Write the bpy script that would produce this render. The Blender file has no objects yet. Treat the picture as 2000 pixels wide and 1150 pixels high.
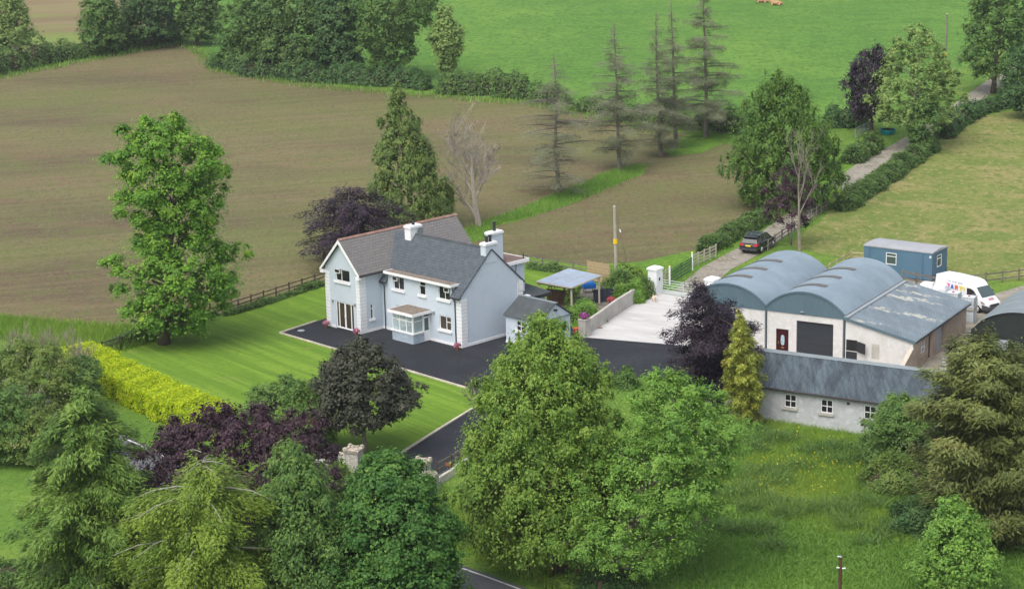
import bpy, bmesh, math, random
import numpy as np
from mathutils import Vector, Matrix
R_ = math.radians
scene = bpy.context.scene
col = scene.collection
# ---------------------------------------------------------------- camera
cam_d = bpy.data.cameras.new('camera'); cam = bpy.data.objects.new('camera', cam_d); col.objects.link(cam)
scene.camera = cam
cam_d.sensor_width = 36.0; cam_d.lens = 70.0; cam_d.clip_end = 6000; cam_d.clip_start = 1.0
_p, _r = R_(13.905), R_(-1.337)
_f = Vector((0, math.cos(_p), -math.sin(_p))); _u = Vector((0, math.sin(_p), math.cos(_p))); _x = Vector((1, 0, 0))
_x2 = _x*math.cos(_r) + _u*math.sin(_r); _u2 = -_x*math.sin(_r) + _u*math.cos(_r)
cam.matrix_world = Matrix(((_x2.x, _u2.x, -_f.x, 0), (_x2.y, _u2.y, -_f.y, 0), (_x2.z, _u2.z, -_f.z, 43.55), (0, 0, 0, 1)))
# ---------------------------------------------------------------- sky, sun, exposure
SUN_EL, SUN_AZ = 58, 215          # azimuth clockwise from +y; the light comes from behind the camera, a little to the left
world = bpy.data.worlds.new('World'); scene.world = world; world.use_nodes = True
wn = world.node_tree.nodes; wl = world.node_tree.links
sky = wn.new('ShaderNodeTexSky'); sky.sky_type = 'NISHITA'; sky.sun_disc = False
sky.sun_elevation = R_(SUN_EL); sky.sun_rotation = R_(SUN_AZ); sky.air_density = 1.0; sky.dust_density = 4.0; sky.ozone_density = 0.6
bg = wn['Background']; bg.inputs['Strength'].default_value = 0.15
hs = wn.new('ShaderNodeHueSaturation'); hs.inputs['Saturation'].default_value = 0.45      # thin even cloud: whiter than a clear sky
wl.new(sky.outputs['Color'], hs.inputs['Color']); wl.new(hs.outputs['Color'], bg.inputs['Color'])
sd = bpy.data.lights.new('sun', 'SUN'); sd.energy = 0.9; sd.angle = R_(50); sd.color = (1.0, 0.96, 0.9)
sun = bpy.data.objects.new('sun', sd); col.objects.link(sun)
_sdir = Vector((math.sin(R_(SUN_AZ))*math.cos(R_(SUN_EL)), math.cos(R_(SUN_AZ))*math.cos(R_(SUN_EL)), math.sin(R_(SUN_EL))))
sun.rotation_euler = _sdir.to_track_quat('Z', 'Y').to_euler()
vs = scene.view_settings; vs.view_transform = 'Standard'; vs.look = 'None'; vs.gamma = 1.0; vs.exposure = 0.8
scene.cycles.max_bounces = 6; scene.cycles.transparent_max_bounces = 8
# ---------------------------------------------------------------- terrain height
BY = [-2000, 185, 240, 300, 400, 600, 900, 4000]; BZ = [0, 0, 1.2, 3.2, 7.5, 16, 24, 24]
def zg(y): return float(np.interp(y, BY, BZ))
# ---------------------------------------------------------------- materials
def nd(t, k): return t.nodes.new(k)
MATS = {}
def mat(name, c1, c2=None, scale=3.0, rough=0.8, bump=0.0, bscale=None, metal=0.0, detail=6.0, lo=0.35, hi=0.65, stretch=None, c3=None, s3=0.3, lo3=.45, hi3=.6, rnd=0.0, spec=0.3, coords='pos', stretch3=None):
    m = bpy.data.materials.new(name); m.use_nodes = True; t = m.node_tree; b = t.nodes['Principled BSDF']
    b.inputs['Roughness'].default_value = rough; b.inputs['Metallic'].default_value = metal
    b.inputs['Specular IOR Level'].default_value = spec
    if coords == 'pos': src = nd(t, 'ShaderNodeNewGeometry').outputs['Position']
    else: src = nd(t, 'ShaderNodeTexCoord').outputs['Object']
    def noise(sc, st, det=detail):
        v = src
        if st:
            mp = nd(t, 'ShaderNodeMapping'); mp.inputs['Scale'].default_value = st[:3]
            if len(st) > 3: mp.inputs['Rotation'].default_value = (0, 0, R_(st[3]))
            t.links.new(src, mp.inputs['Vector']); v = mp.outputs['Vector']
        n = nd(t, 'ShaderNodeTexNoise'); n.inputs['Scale'].default_value = sc; n.inputs['Detail'].default_value = det; n.inputs['Roughness'].default_value = 0.65
        t.links.new(v, n.inputs['Vector']); return n.outputs['Fac']
    def mr(fac, a, b_):
        r = nd(t, 'ShaderNodeMapRange'); r.inputs['From Min'].default_value = a; r.inputs['From Max'].default_value = b_
        t.links.new(fac, r.inputs['Value']); return r.outputs['Result']
    def mix(fac, a, b_):
        x = nd(t, 'ShaderNodeMix'); x.data_type = 'RGBA'
        if isinstance(fac, float): x.inputs[0].default_value = fac
        else: t.links.new(fac, x.inputs[0])
        for s, v in ((6, a), (7, b_)):
            if isinstance(v, tuple): x.inputs[s].default_value = (*v, 1)
            else: t.links.new(v, x.inputs[s])
        return x.outputs[2]
    out = c1
    if c2: out = mix(mr(noise(scale, stretch), lo, hi), c1, c2)
    if c3: out = mix(mr(noise(s3, stretch3), lo3, hi3), out, c3)
    if rnd:
        oi = nd(t, 'ShaderNodeObjectInfo'); rr = nd(t, 'ShaderNodeMapRange'); rr.inputs['To Min'].default_value = 1-rnd; rr.inputs['To Max'].default_value = 1+rnd
        t.links.new(oi.outputs['Random'], rr.inputs['Value'])
        vm = nd(t, 'ShaderNodeVectorMath'); vm.operation = 'SCALE'
        if isinstance(out, tuple): vm.inputs[0].default_value = out
        else: t.links.new(out, vm.inputs[0])
        t.links.new(rr.outputs['Result'], vm.inputs['Scale']); out = vm.outputs[0]
    if isinstance(out, tuple): b.inputs['Base Color'].default_value = (*out, 1)
    else: t.links.new(out, b.inputs['Base Color'])
    if bump:
        bn = nd(t, 'ShaderNodeBump'); bn.inputs['Strength'].default_value = bump; bn.inputs['Distance'].default_value = 0.05
        t.links.new(noise(bscale or scale*4, None), bn.inputs['Height']); t.links.new(bn.outputs['Normal'], b.inputs['Normal'])
    MATS[name] = m
    return m
def leafmat(name, dark, light, third=None, trans=0.42):
    m = bpy.data.materials.new(name); m.use_nodes = True; t = m.node_tree; t.nodes.remove(t.nodes['Principled BSDF'])
    a = nd(t, 'ShaderNodeAttribute'); a.attribute_name = 'v'
    r = nd(t, 'ShaderNodeValToRGB'); e = r.color_ramp.elements
    w_ = (1.12, 1.08, .95) if dark[1] > dark[0]*1.15 else (1., 1., 1.); dark = tuple(c*1.12*k for c, k in zip(dark, w_)); light = tuple(c*1.15*k for c, k in zip(light, w_))
    e[0].color = (*dark, 1); e[1].color = (*light, 1); e[0].position = 0.1; e[1].position = 0.85
    if third: x = e.new(0.97); x.color = (*third, 1)
    t.links.new(a.outputs['Fac'], r.inputs['Fac'])
    d = nd(t, 'ShaderNodeBsdfPrincipled'); d.inputs['Roughness'].default_value = 0.55; d.inputs['Specular IOR Level'].default_value = 0.25
    tr = nd(t, 'ShaderNodeBsdfTranslucent'); mx = nd(t, 'ShaderNodeMixShader'); mx.inputs['Fac'].default_value = trans
    t.links.new(r.outputs['Color'], d.inputs['Base Color']); t.links.new(r.outputs['Color'], tr.inputs['Color'])
    t.links.new(d.outputs[0], mx.inputs[1]); t.links.new(tr.outputs[0], mx.inputs[2]); t.links.new(mx.outputs[0], t.nodes['Material Output'].inputs['Surface'])
    MATS[name] = m; return m
def glassmat(name, colr, alpha, rough=0.05):
    m = bpy.data.materials.new(name); m.use_nodes = True; t = m.node_tree; b = t.nodes['Principled BSDF']
    b.inputs['Base Color'].default_value = (*colr, 1); b.inputs['Roughness'].default_value = rough; b.inputs['Specular IOR Level'].default_value = 0.6
    b.inputs['Alpha'].default_value = alpha; MATS[name] = m; return m
def gmat(name, base, layers, rough=.95, bump=.6, bscale=7.0, bdist=.06):
    """ground surface: base colour with successive noise layers (colour, scale, lo, hi[, (sx,sy,sz,rotz)])"""
    m = bpy.data.materials.new(name); m.use_nodes = True; t = m.node_tree; b = t.nodes['Principled BSDF']
    b.inputs['Roughness'].default_value = rough; b.inputs['Specular IOR Level'].default_value = .15
    src = nd(t, 'ShaderNodeNewGeometry').outputs['Position']; out = None
    for i, L in enumerate(layers):
        v = src
        mp = nd(t, 'ShaderNodeMapping'); st = L[4] if len(L) > 4 else (1, 1, 1, 0)
        mp.inputs['Location'].default_value = (i*17.3, i*9.1, 0)
        mp.vector_type = 'POINT'
        vr = nd(t, 'ShaderNodeVectorRotate'); vr.rotation_type = 'Z_AXIS'; vr.inputs['Angle'].default_value = R_(st[3] if len(st) > 3 else 0)
        t.links.new(src, vr.inputs['Vector']); t.links.new(vr.outputs['Vector'], mp.inputs['Vector']); mp.inputs['Scale'].default_value = st[:3]
        n = nd(t, 'ShaderNodeTexNoise'); n.inputs['Scale'].default_value = L[1]; n.inputs['Detail'].default_value = 5; n.inputs['Roughness'].default_value = .62
        t.links.new(mp.outputs['Vector'], n.inputs['Vector'])
        r = nd(t, 'ShaderNodeMapRange'); r.inputs['From Min'].default_value = L[2]; r.inputs['From Max'].default_value = L[3]
        r.inputs['To Max'].default_value = L[5] if len(L) > 5 else 1.0
        t.links.new(n.outputs['Fac'], r.inputs['Value'])
        x = nd(t, 'ShaderNodeMix'); x.data_type = 'RGBA'; t.links.new(r.outputs['Result'], x.inputs[0])
        if out is None: x.inputs[6].default_value = (*base, 1)
        else: t.links.new(out, x.inputs[6])
        x.inputs[7].default_value = (*L[0], 1); out = x.outputs[2]
    if out is None: b.inputs['Base Color'].default_value = (*base, 1)
    else: t.links.new(out, b.inputs['Base Color'])
    if bump:
        n = nd(t, 'ShaderNodeTexNoise'); n.inputs['Scale'].default_value = bscale; n.inputs['Detail'].default_value = 4
        t.links.new(src, n.inputs['Vector'])
        bn = nd(t, 'ShaderNodeBump'); bn.inputs['Strength'].default_value = bump; bn.inputs['Distance'].default_value = bdist
        t.links.new(n.outputs['Fac'], bn.inputs['Height']); t.links.new(bn.outputs['Normal'], b.inputs['Normal'])
    MATS[name] = m; return m
H1 = (1, 1, 1, 0)
gmat('ground_grass', (.1,.19,.026), [((.075,.15,.02), 1.2, .42, .62), ((.15,.23,.036), .16, .45, .65), ((.06,.12,.018), 4, .52, .62)])
gmat('pasture', (.085,.19,.027), [((.068,.158,.024), .25, .42, .6, (.7,1.4,1,0)), ((.11,.215,.032), .045, .45, .62), ((.054,.13,.02), 1.1, .5, .62, (1,.6,1,0), .85), ((.13,.235,.044), 1.8, .55, .66, (1,.6,1,0), .8), ((.058,.125,.023), .5, .55, .66, (1,.8,1,0), .6)], bump=1, bscale=2)
gmat('brown_field', (.158,.12,.064), [((.1,.076,.046), .05, .44, .6, (.5,1.3,1,4)), ((.125,.138,.045), .035, .42, .62, (.6,1.3,1,0), .95), ((.105,.125,.038), .25, .48, .64, (.8,1.3,1,0), .6), ((.19,.155,.09), .8, .46, .58, (.03,1,1,-17), .3), ((.095,.088,.045), .6, .52, .62, (.025,1,1,-15), .35), ((.1,.13,.034), 1.3, .52, .62, (1.1,.6,1,0), .55), ((.09,.07,.043), 1.7, .53, .62, (1.1,.6,1,0), .5), ((.22,.18,.115), 2.6, .58, .66, (1.1,.6,1,0), .5), ((.075,.058,.038), 3.4, .57, .65, (1,.5,1,0), .5)], bump=1.0, bscale=3, bdist=.12)
gmat('far_field', (.2,.16,.085), [((.16,.12,.065), .08, .42, .6, (.3,1.6,1,-6)), ((.15,.2,.05), .06, .5, .66, (.3,1.5,1,0))], bump=.5)
gmat('mown_field', (.165,.19,.05), [((.115,.165,.036), .09, .42, .6), ((.23,.21,.08), .2, .48, .62, (.7,1,1,30)), ((.1,.14,.03), 1.1, .5, .62, (1,.6,1,0), .85), ((.28,.245,.11), 1.6, .55, .66, (1,.6,1,20), .9), ((.085,.12,.03), 3, .55, .65, H1, .8)], bump=.9, bscale=4)
gmat('field_margin', (.095,.17,.022), [((.15,.2,.03), .4, .42, .6), ((.06,.12,.02), 2.2, .5, .62)], bump=1, bscale=4)
gmat('lush_grass', (.1,.2,.022), [((.075,.155,.02), .6, .42, .6), ((.15,.245,.034), 1.6, .52, .65)], bump=1, bscale=4)
# mown lawn: faint stripes left by the mower
gmat('lawn', (.116,.21,.02), [((.092,.175,.018), .25, .4, .62, (.5,1,1,0), .8), ((.165,.265,.03), .62, .46, .56, (.05,1.5,1,53), .7), ((.08,.158,.017), .5, .5, .6, (.05,1.6,1,50), .55), ((.082,.16,.018), 1.6, .5, .66, H1, .6), ((.165,.25,.034), 5, .55, .68, H1, .6), ((.17,.2,.05), .35, .62, .72, H1, .5)], bump=.5, bscale=12, bdist=.03)
gmat('tarmac', (.021,.024,.029), [((.031,.034,.04), .22, .42, .62), ((.015,.016,.02), .5, .52, .66, (.15,1.2,1,40), .7), ((.017,.018,.022), 2.5, .5, .65), ((.045,.045,.048), 26, .6, .68)], rough=.75, bump=.3, bscale=40, bdist=.01)
gmat('road_tarmac', (.115,.12,.13), [((.09,.093,.1), .4, .42, .62), ((.15,.15,.155), 22, .56, .68)], rough=.85, bump=.3, bscale=40, bdist=.01)
gmat('concrete', (.48,.47,.46), [((.41,.4,.385), .25, .42, .62, (.3,1.4,1,40)), ((.53,.525,.52), .9, .5, .64, (.3,1.6,1,30)), ((.36,.35,.33), 3, .6, .7, H1, .6)], rough=.85, bump=.15, bscale=20, bdist=.01)
gmat('gravel_lane', (.26,.235,.195), [((.19,.17,.135), .5, .42, .6), ((.33,.31,.27), 3.2, .5, .64), ((.13,.15,.06), .8, .56, .68, H1, .7)], bump=.8, bscale=12, bdist=.04)
gmat('yard_gravel', (.3,.27,.22), [((.22,.2,.16), .4, .42, .6), ((.17,.17,.09), .7, .56, .7)], bump=.7, bscale=12, bdist=.03)
gmat('meadow', (.16,.265,.038), [((.21,.29,.045), .14, .42, .6), ((.1,.205,.033), .3, .48, .64), ((.24,.3,.06), .55, .55, .68), ((.085,.16,.028), 2.4, .52, .64)], bump=1.2, bscale=4, bdist=.15)
gmat('patio', (.2,.18,.15), [((.13,.12,.1), 1.5, .45, .6)], bump=.3)
# buildings
mat('house_render', (.49,.555,.62), (.515,.58,.64), 0.5, .85, .06, 30, c3=(.43,.49,.555), s3=1.3, lo3=.55, hi3=.8)
mat('white_paint', (.78,.79,.8), (.7,.71,.72), 3, .6, .05, 20)
mat('white_frame', (.8,.8,.8), None, rough=.35)
mat('white_wash', (.63,.615,.595), (.55,.535,.51), .9, .9, .2, 12, c3=(.66,.65,.64), s3=3, lo3=.5, hi3=.65, stretch=(1,1,.35))
mat('blue_grey_wash', (.47,.485,.5), (.38,.39,.4), .6, .92, .5, 9, c3=(.55,.56,.58), s3=2.2, lo3=.5, hi3=.68)
mat('brown_block', (.34,.27,.21), (.27,.21,.165), 1.2, .9, .3, 10, c3=(.4,.33,.27), s3=.4)
mat('old_render', (.5,.475,.43), (.37,.355,.32), .8, .92, .3, 12, c3=(.26,.25,.215), s3=2.5, lo3=.58, hi3=.74)
mat('pillar_stone', (.42,.4,.37), (.33,.31,.28), 2.5, .92, .5, 12, c3=(.6,.56,.5), s3=9, lo3=.52, hi3=.62, rnd=.12)
mat('cap_stone', (.38,.33,.27), (.48,.43,.36), 5, .9, .5, 14, rnd=.25)
def tilemat(name, c1, c2, mort, bw, bh, axis, rough=.7, lichen=None, c3=None):
    """courses of slates or tiles too small to tell apart, laid in object space"""
    m = bpy.data.materials.new(name); m.use_nodes = True; t = m.node_tree; b = t.nodes['Principled BSDF']; b.inputs['Roughness'].default_value = rough
    b.inputs['Specular IOR Level'].default_value = .3
    tc = nd(t, 'ShaderNodeTexCoord'); sp = nd(t, 'ShaderNodeSeparateXYZ'); cb = nd(t, 'ShaderNodeCombineXYZ'); t.links.new(tc.outputs['Object'], sp.inputs[0])
    t.links.new(sp.outputs[axis], cb.inputs['X']); t.links.new(sp.outputs['Z'], cb.inputs['Y'])
    br = nd(t, 'ShaderNodeTexBrick'); br.inputs['Scale'].default_value = 1; br.inputs['Brick Width'].default_value = bw; br.inputs['Row Height'].default_value = bh
    br.inputs['Mortar Size'].default_value = .014; br.inputs['Mortar Smooth'].default_value = .2; br.inputs['Color1'].default_value = (*c1, 1); br.inputs['Color2'].default_value = (*c2, 1); br.inputs['Mortar'].default_value = (*mort, 1)
    t.links.new(cb.outputs[0], br.inputs['Vector'])
    n = nd(t, 'ShaderNodeTexNoise'); n.inputs['Scale'].default_value = 2.2; n.inputs['Detail'].default_value = 6; t.links.new(tc.outputs['Object'], n.inputs['Vector'])
    r = nd(t, 'ShaderNodeMapRange'); r.inputs['From Min'].default_value = .48; r.inputs['From Max'].default_value = .7; r.inputs['To Max'].default_value = .75
    t.links.new(n.outputs['Fac'], r.inputs['Value'])
    x = nd(t, 'ShaderNodeMix'); x.data_type = 'RGBA'; t.links.new(r.outputs['Result'], x.inputs[0]); t.links.new(br.outputs['Color'], x.inputs[6]); x.inputs[7].default_value = (*(lichen or c1), 1)
    t.links.new(x.outputs[2], b.inputs['Base Color'])
    bn = nd(t, 'ShaderNodeBump'); bn.inputs['Strength'].default_value = .6; bn.inputs['Distance'].default_value = .03; bn.invert = True
    t.links.new(br.outputs['Fac'], bn.inputs['Height']); t.links.new(bn.outputs['Normal'], b.inputs['Normal'])
    MATS[name] = m; return m
tilemat('slate_main', (.062,.076,.09), (.085,.1,.115), (.036,.044,.052), .28, .17, 'X', .65, (.09,.106,.118))
tilemat('slate_wing', (.15,.145,.145), (.185,.178,.175), (.08,.077,.077), .34, .2, 'Y', .75, (.17,.155,.14))
mat('ridge_tile', (.33,.19,.15), (.25,.15,.12), 3, .8, .3, 14, rnd=.2)
mat('gravel_roof', (.17,.14,.115), (.26,.215,.17), 6, .95, .8, 16, c3=(.115,.085,.07), s3=5, lo3=.5, hi3=.62)
mat('red_gravel_roof', (.15,.1,.09), (.22,.15,.13), 6, .95, .8, 16, c3=(.1,.075,.065), s3=5, lo3=.5, hi3=.62)
mat('felt_roof', (.068,.078,.085), (.05,.058,.064), 1.1, .85, .3, 20, rnd=.1)
mat('dark_metal', (.03,.03,.034), rough=.5)
mat('gutter', (.035,.028,.03), rough=.45)
mat('brown_wood', (.12,.06,.04), (.08,.04,.03), 3, .8, .3, 12, stretch=(1,1,4))
mat('grey_wood', (.2,.18,.15), (.13,.115,.095), 3, .9, .3, 12, rnd=.15)
mat('dark_fence_wood', (.1,.08,.06), (.07,.055,.04), 3, .9, .3, 12, rnd=.15)
mat('fresh_wood', (.5,.4,.26), (.4,.31,.2), 4, .85, .2, 12, rnd=.12)
mat('pale_wood', (.46,.42,.34), (.36,.32,.25), 4, .85, .2, 12, rnd=.12)
mat('shed_roof', (.2,.255,.3), (.178,.23,.272), .7, .55, .1, 20, rnd=.045, c3=(.22,.278,.325), s3=.3, stretch=(1,1,1))
mat('roof_light', (.14,.13,.12), (.11,.1,.095), 3, .6)
mat('teal_cladding', (.085,.135,.165), (.095,.15,.18), .8, .6, .1, 20)
mat('old_tin', (.14,.18,.21), (.19,.235,.275), .6, .5, .15, 18, c3=(.4,.4,.36), s3=.5, lo3=.57, hi3=.64, rnd=.08, stretch=(1.6,.35,1,-31), stretch3=(.5,1.6,1,-31))
mat('weathered_tin', (.062,.08,.096), (.108,.14,.162), 2.6, .75, .3, 14, lo=.4, hi=.68, c3=(.045,.058,.07), s3=1.4, lo3=.48, hi3=.66, stretch=(1.8,.2,.3,-31), rnd=.15, stretch3=(1.4,.4,1,-31))
mat('dark_shed', (.014,.019,.019), (.022,.028,.026), 1, .75, .1, 10)
mat('dark_shed_roof', (.2,.235,.25), (.165,.195,.21), .5, .6)
mat('light_panel', (.3,.33,.38), None, rough=.5)
mat('roller_slat', (.035,.04,.048), None, rough=.45, rnd=.12)
mat('red_door', (.045,.006,.01), None, rough=.35)
mat('brass', (.55,.4,.1), None, rough=.3, metal=.8)
mat('stained_pane', (.55,.65,.7), (.1,.25,.35), 9, .2)
mat('cabin_blue', (.075,.15,.22), (.085,.165,.24), .8, .55, .05)
mat('cabin_roof', (.33,.34,.36), (.28,.29,.31), .7, .7)
mat('galvanised', (.42,.45,.47), (.35,.38,.4), 4, .45, metal=.4)
mat('green_gate', (.42,.5,.45), None, rough=.5)
mat('green_mesh', (.015,.06,.045), None, rough=.6)
mat('teal_plastic', (.0,.22,.26), None, rough=.5)
mat('blue_plastic', (.01,.12,.42), None, rough=.45)
mat('pole_wood', (.4,.37,.29), (.31,.285,.22), 4, .9, .3, 14, stretch=(1,1,.2))
mat('creosote_wood', (.1,.045,.03), (.065,.03,.022), 4, .9, .3, 14, stretch=(1,1,.2))
mat('yellow_sign', (.8,.52,.01), None, rough=.5)
mat('cable', (.05,.05,.05), None, rough=.6)
mat('pergola_panel', (.27,.34,.43), (.23,.29,.38), 1.5, .3, rnd=.08)
mat('wattle', (.42,.32,.19), (.32,.24,.14), 8, .9, .4, 20, rnd=.15)
mat('dark_blue_board', (.022,.028,.045), (.03,.036,.055), 2, .7, rnd=.2)
mat('bark', (.13,.1,.075), (.085,.068,.052), 6, .95, .6, 14, stretch=(1,1,.3))
mat('pale_bark', (.3,.26,.21), (.21,.18,.145), 6, .95, .6, 14, stretch=(1,1,.3))
mat('dead_bark', (.34,.31,.27), (.25,.22,.19), 5, .95, .5, 14, c3=(.4,.3,.18), s3=1.2, lo3=.55, hi3=.65)
mat('silver_bark', (.28,.27,.24), (.21,.2,.17), 6, .9, .4, 14)
mat('grey_twig', (.2,.175,.15), (.15,.13,.11), 6, .95)
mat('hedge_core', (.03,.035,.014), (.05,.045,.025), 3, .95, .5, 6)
mat('car_paint', (.012,.017,.019), None, rough=.18, spec=.6)
mat('car_lower', (.05,.05,.055), None, rough=.4)
mat('chrome', (.75,.75,.77), None, rough=.2, metal=.9)
mat('rubber', (.012,.012,.013), None, rough=.85)
mat('red_lamp', (.35,.008,.02), None, rough=.2)
mat('number_plate', (.75,.55,.06), None, rough=.5)
mat('van_white', (.7,.71,.72), None, rough=.3)
mat('van_grey', (.06,.065,.07), None, rough=.5)
for nm, c in dict(pink=(.75,.03,.25), blue=(.05,.14,.5), red=(.7,.12,.08), yellow=(.75,.62,.05), grey_print=(.4,.42,.46), maroon=(.4,.04,.06)).items(): mat('print_'+nm, c, None, rough=.4)
mat('ibc_plastic', (.62,.66,.68), (.52,.56,.58), 2, .35)
mat('wrap_white', (.7,.72,.74), (.58,.62,.66), 4, .4, .6, 8)
mat('wrap_blue', (.02,.13,.24), (.03,.2,.32), 3, .4, .5, 8)
mat('rust', (.2,.09,.05), None, rough=.9)
mat('pot', (.25,.09,.05), None, rough=.8)
mat('red_plastic', (.6,.07,.04), None, rough=.5)
mat('cow_hide', (.4,.2,.1), (.5,.33,.19), 1.4, .9, coords='obj')
mat('dog_fur', (.62,.42,.3), (.8,.72,.64), 5, .9, coords='obj')
mat('white_line', (.7,.7,.68), (.5,.5,.48), 3, .8)
mat('curtain', (.2,.15,.1), (.12,.09,.06), 1, .9)
mat('inside', (.3,.38,.37), (.2,.26,.26), 2, .9)
glassmat('dark_glass', (.018,.018,.02), 1.0, .06); glassmat('porch_glass', (.55,.7,.7), .3, .05); glassmat('brown_glass', (.06,.045,.03), 1, .08); glassmat('screen_glass', (.06,.09,.09), 1, .06)
# foliage
leafmat('leaf_lime', (.085,.18,.032), (.215,.32,.06), (.36,.43,.11))
leafmat('leaf_ash', (.095,.21,.047), (.215,.37,.07), (.33,.48,.1))
leafmat('leaf_sycamore', (.07,.185,.03), (.19,.35,.042), (.38,.5,.06))
leafmat('leaf_maple', (.035,.11,.028), (.1,.215,.045), (.23,.35,.06))
leafmat('leaf_weeping', (.11,.19,.035), (.23,.32,.055), (.33,.4,.1))
leafmat('leaf_mid', (.06,.135,.042), (.145,.245,.06), (.22,.32,.08))
leafmat('leaf_dark', (.042,.105,.042), (.1,.185,.06), (.14,.24,.07))
leafmat('leaf_beech', (0.046,0.119,0.025), (0.133,0.231,0.040), (0.225,0.325,0.058))
leafmat('leaf_purple', (.016,.011,.019), (.04,.025,.04), (.08,.04,.055), .12)
leafmat('leaf_plum', (.026,.013,.02), (.06,.029,.04), (.12,.06,.055), .15)
leafmat('leaf_bronze', (.026,.032,.022), (.056,.06,.042), (.085,.085,.055), .12)
leafmat('leaf_cypress', (0.062,0.114,0.030), (0.138,0.202,0.048), (0.234,0.156,0.054), .15)
leafmat('leaf_golden_cypress', (.065,.09,.028), (.14,.165,.05), (.2,.17,.06), .15)
leafmat('leaf_spruce', (.058,.125,.026), (.135,.22,.042), (.21,.3,.06), .2)
leafmat('leaf_grey', (.115,.14,.09), (.185,.21,.135), (.23,.23,.17), .25)
leafmat('leaf_thuja', (0.138,0.176,0.030), (0.276,0.312,0.054), (0.386,0.221,0.072), .15)
leafmat('leaf_laurel', (.2,.33,.012), (.46,.55,.02), (.62,.67,.04))
leafmat('leaf_hedge', (.055,.125,.042), (.14,.225,.062), (.22,.3,.085))
leafmat('leaf_pale', (0.124,0.208,0.066), (0.241,0.345,0.108), (0.372,0.455,0.155))
leafmat('leaf_scrub', (.09,.165,.04), (.2,.26,.07), (.38,.35,.2))
leafmat('blade', (.13,.25,.038), (.24,.35,.06), (.38,.41,.13))
leafmat('weed', (.09,.205,.04), (.165,.3,.055), (.24,.38,.08))
leafmat('petal_pink', (.3,.06,.15), (.55,.26,.34), (.2,.3,.08), .2)
leafmat('petal_magenta', (.2,.02,.17), (.42,.09,.36), (.2,.3,.08), .2)
leafmat('petal_red', (.33,.03,.05), (.5,.14,.15), (.2,.3,.08), .2)
leafmat('petal_white', (.55,.6,.5), (.75,.78,.72), (.2,.3,.1), .2)
leafmat('petal_yellow', (.4,.36,.02), (.65,.58,.03), (.2,.3,.05), .2)
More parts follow.
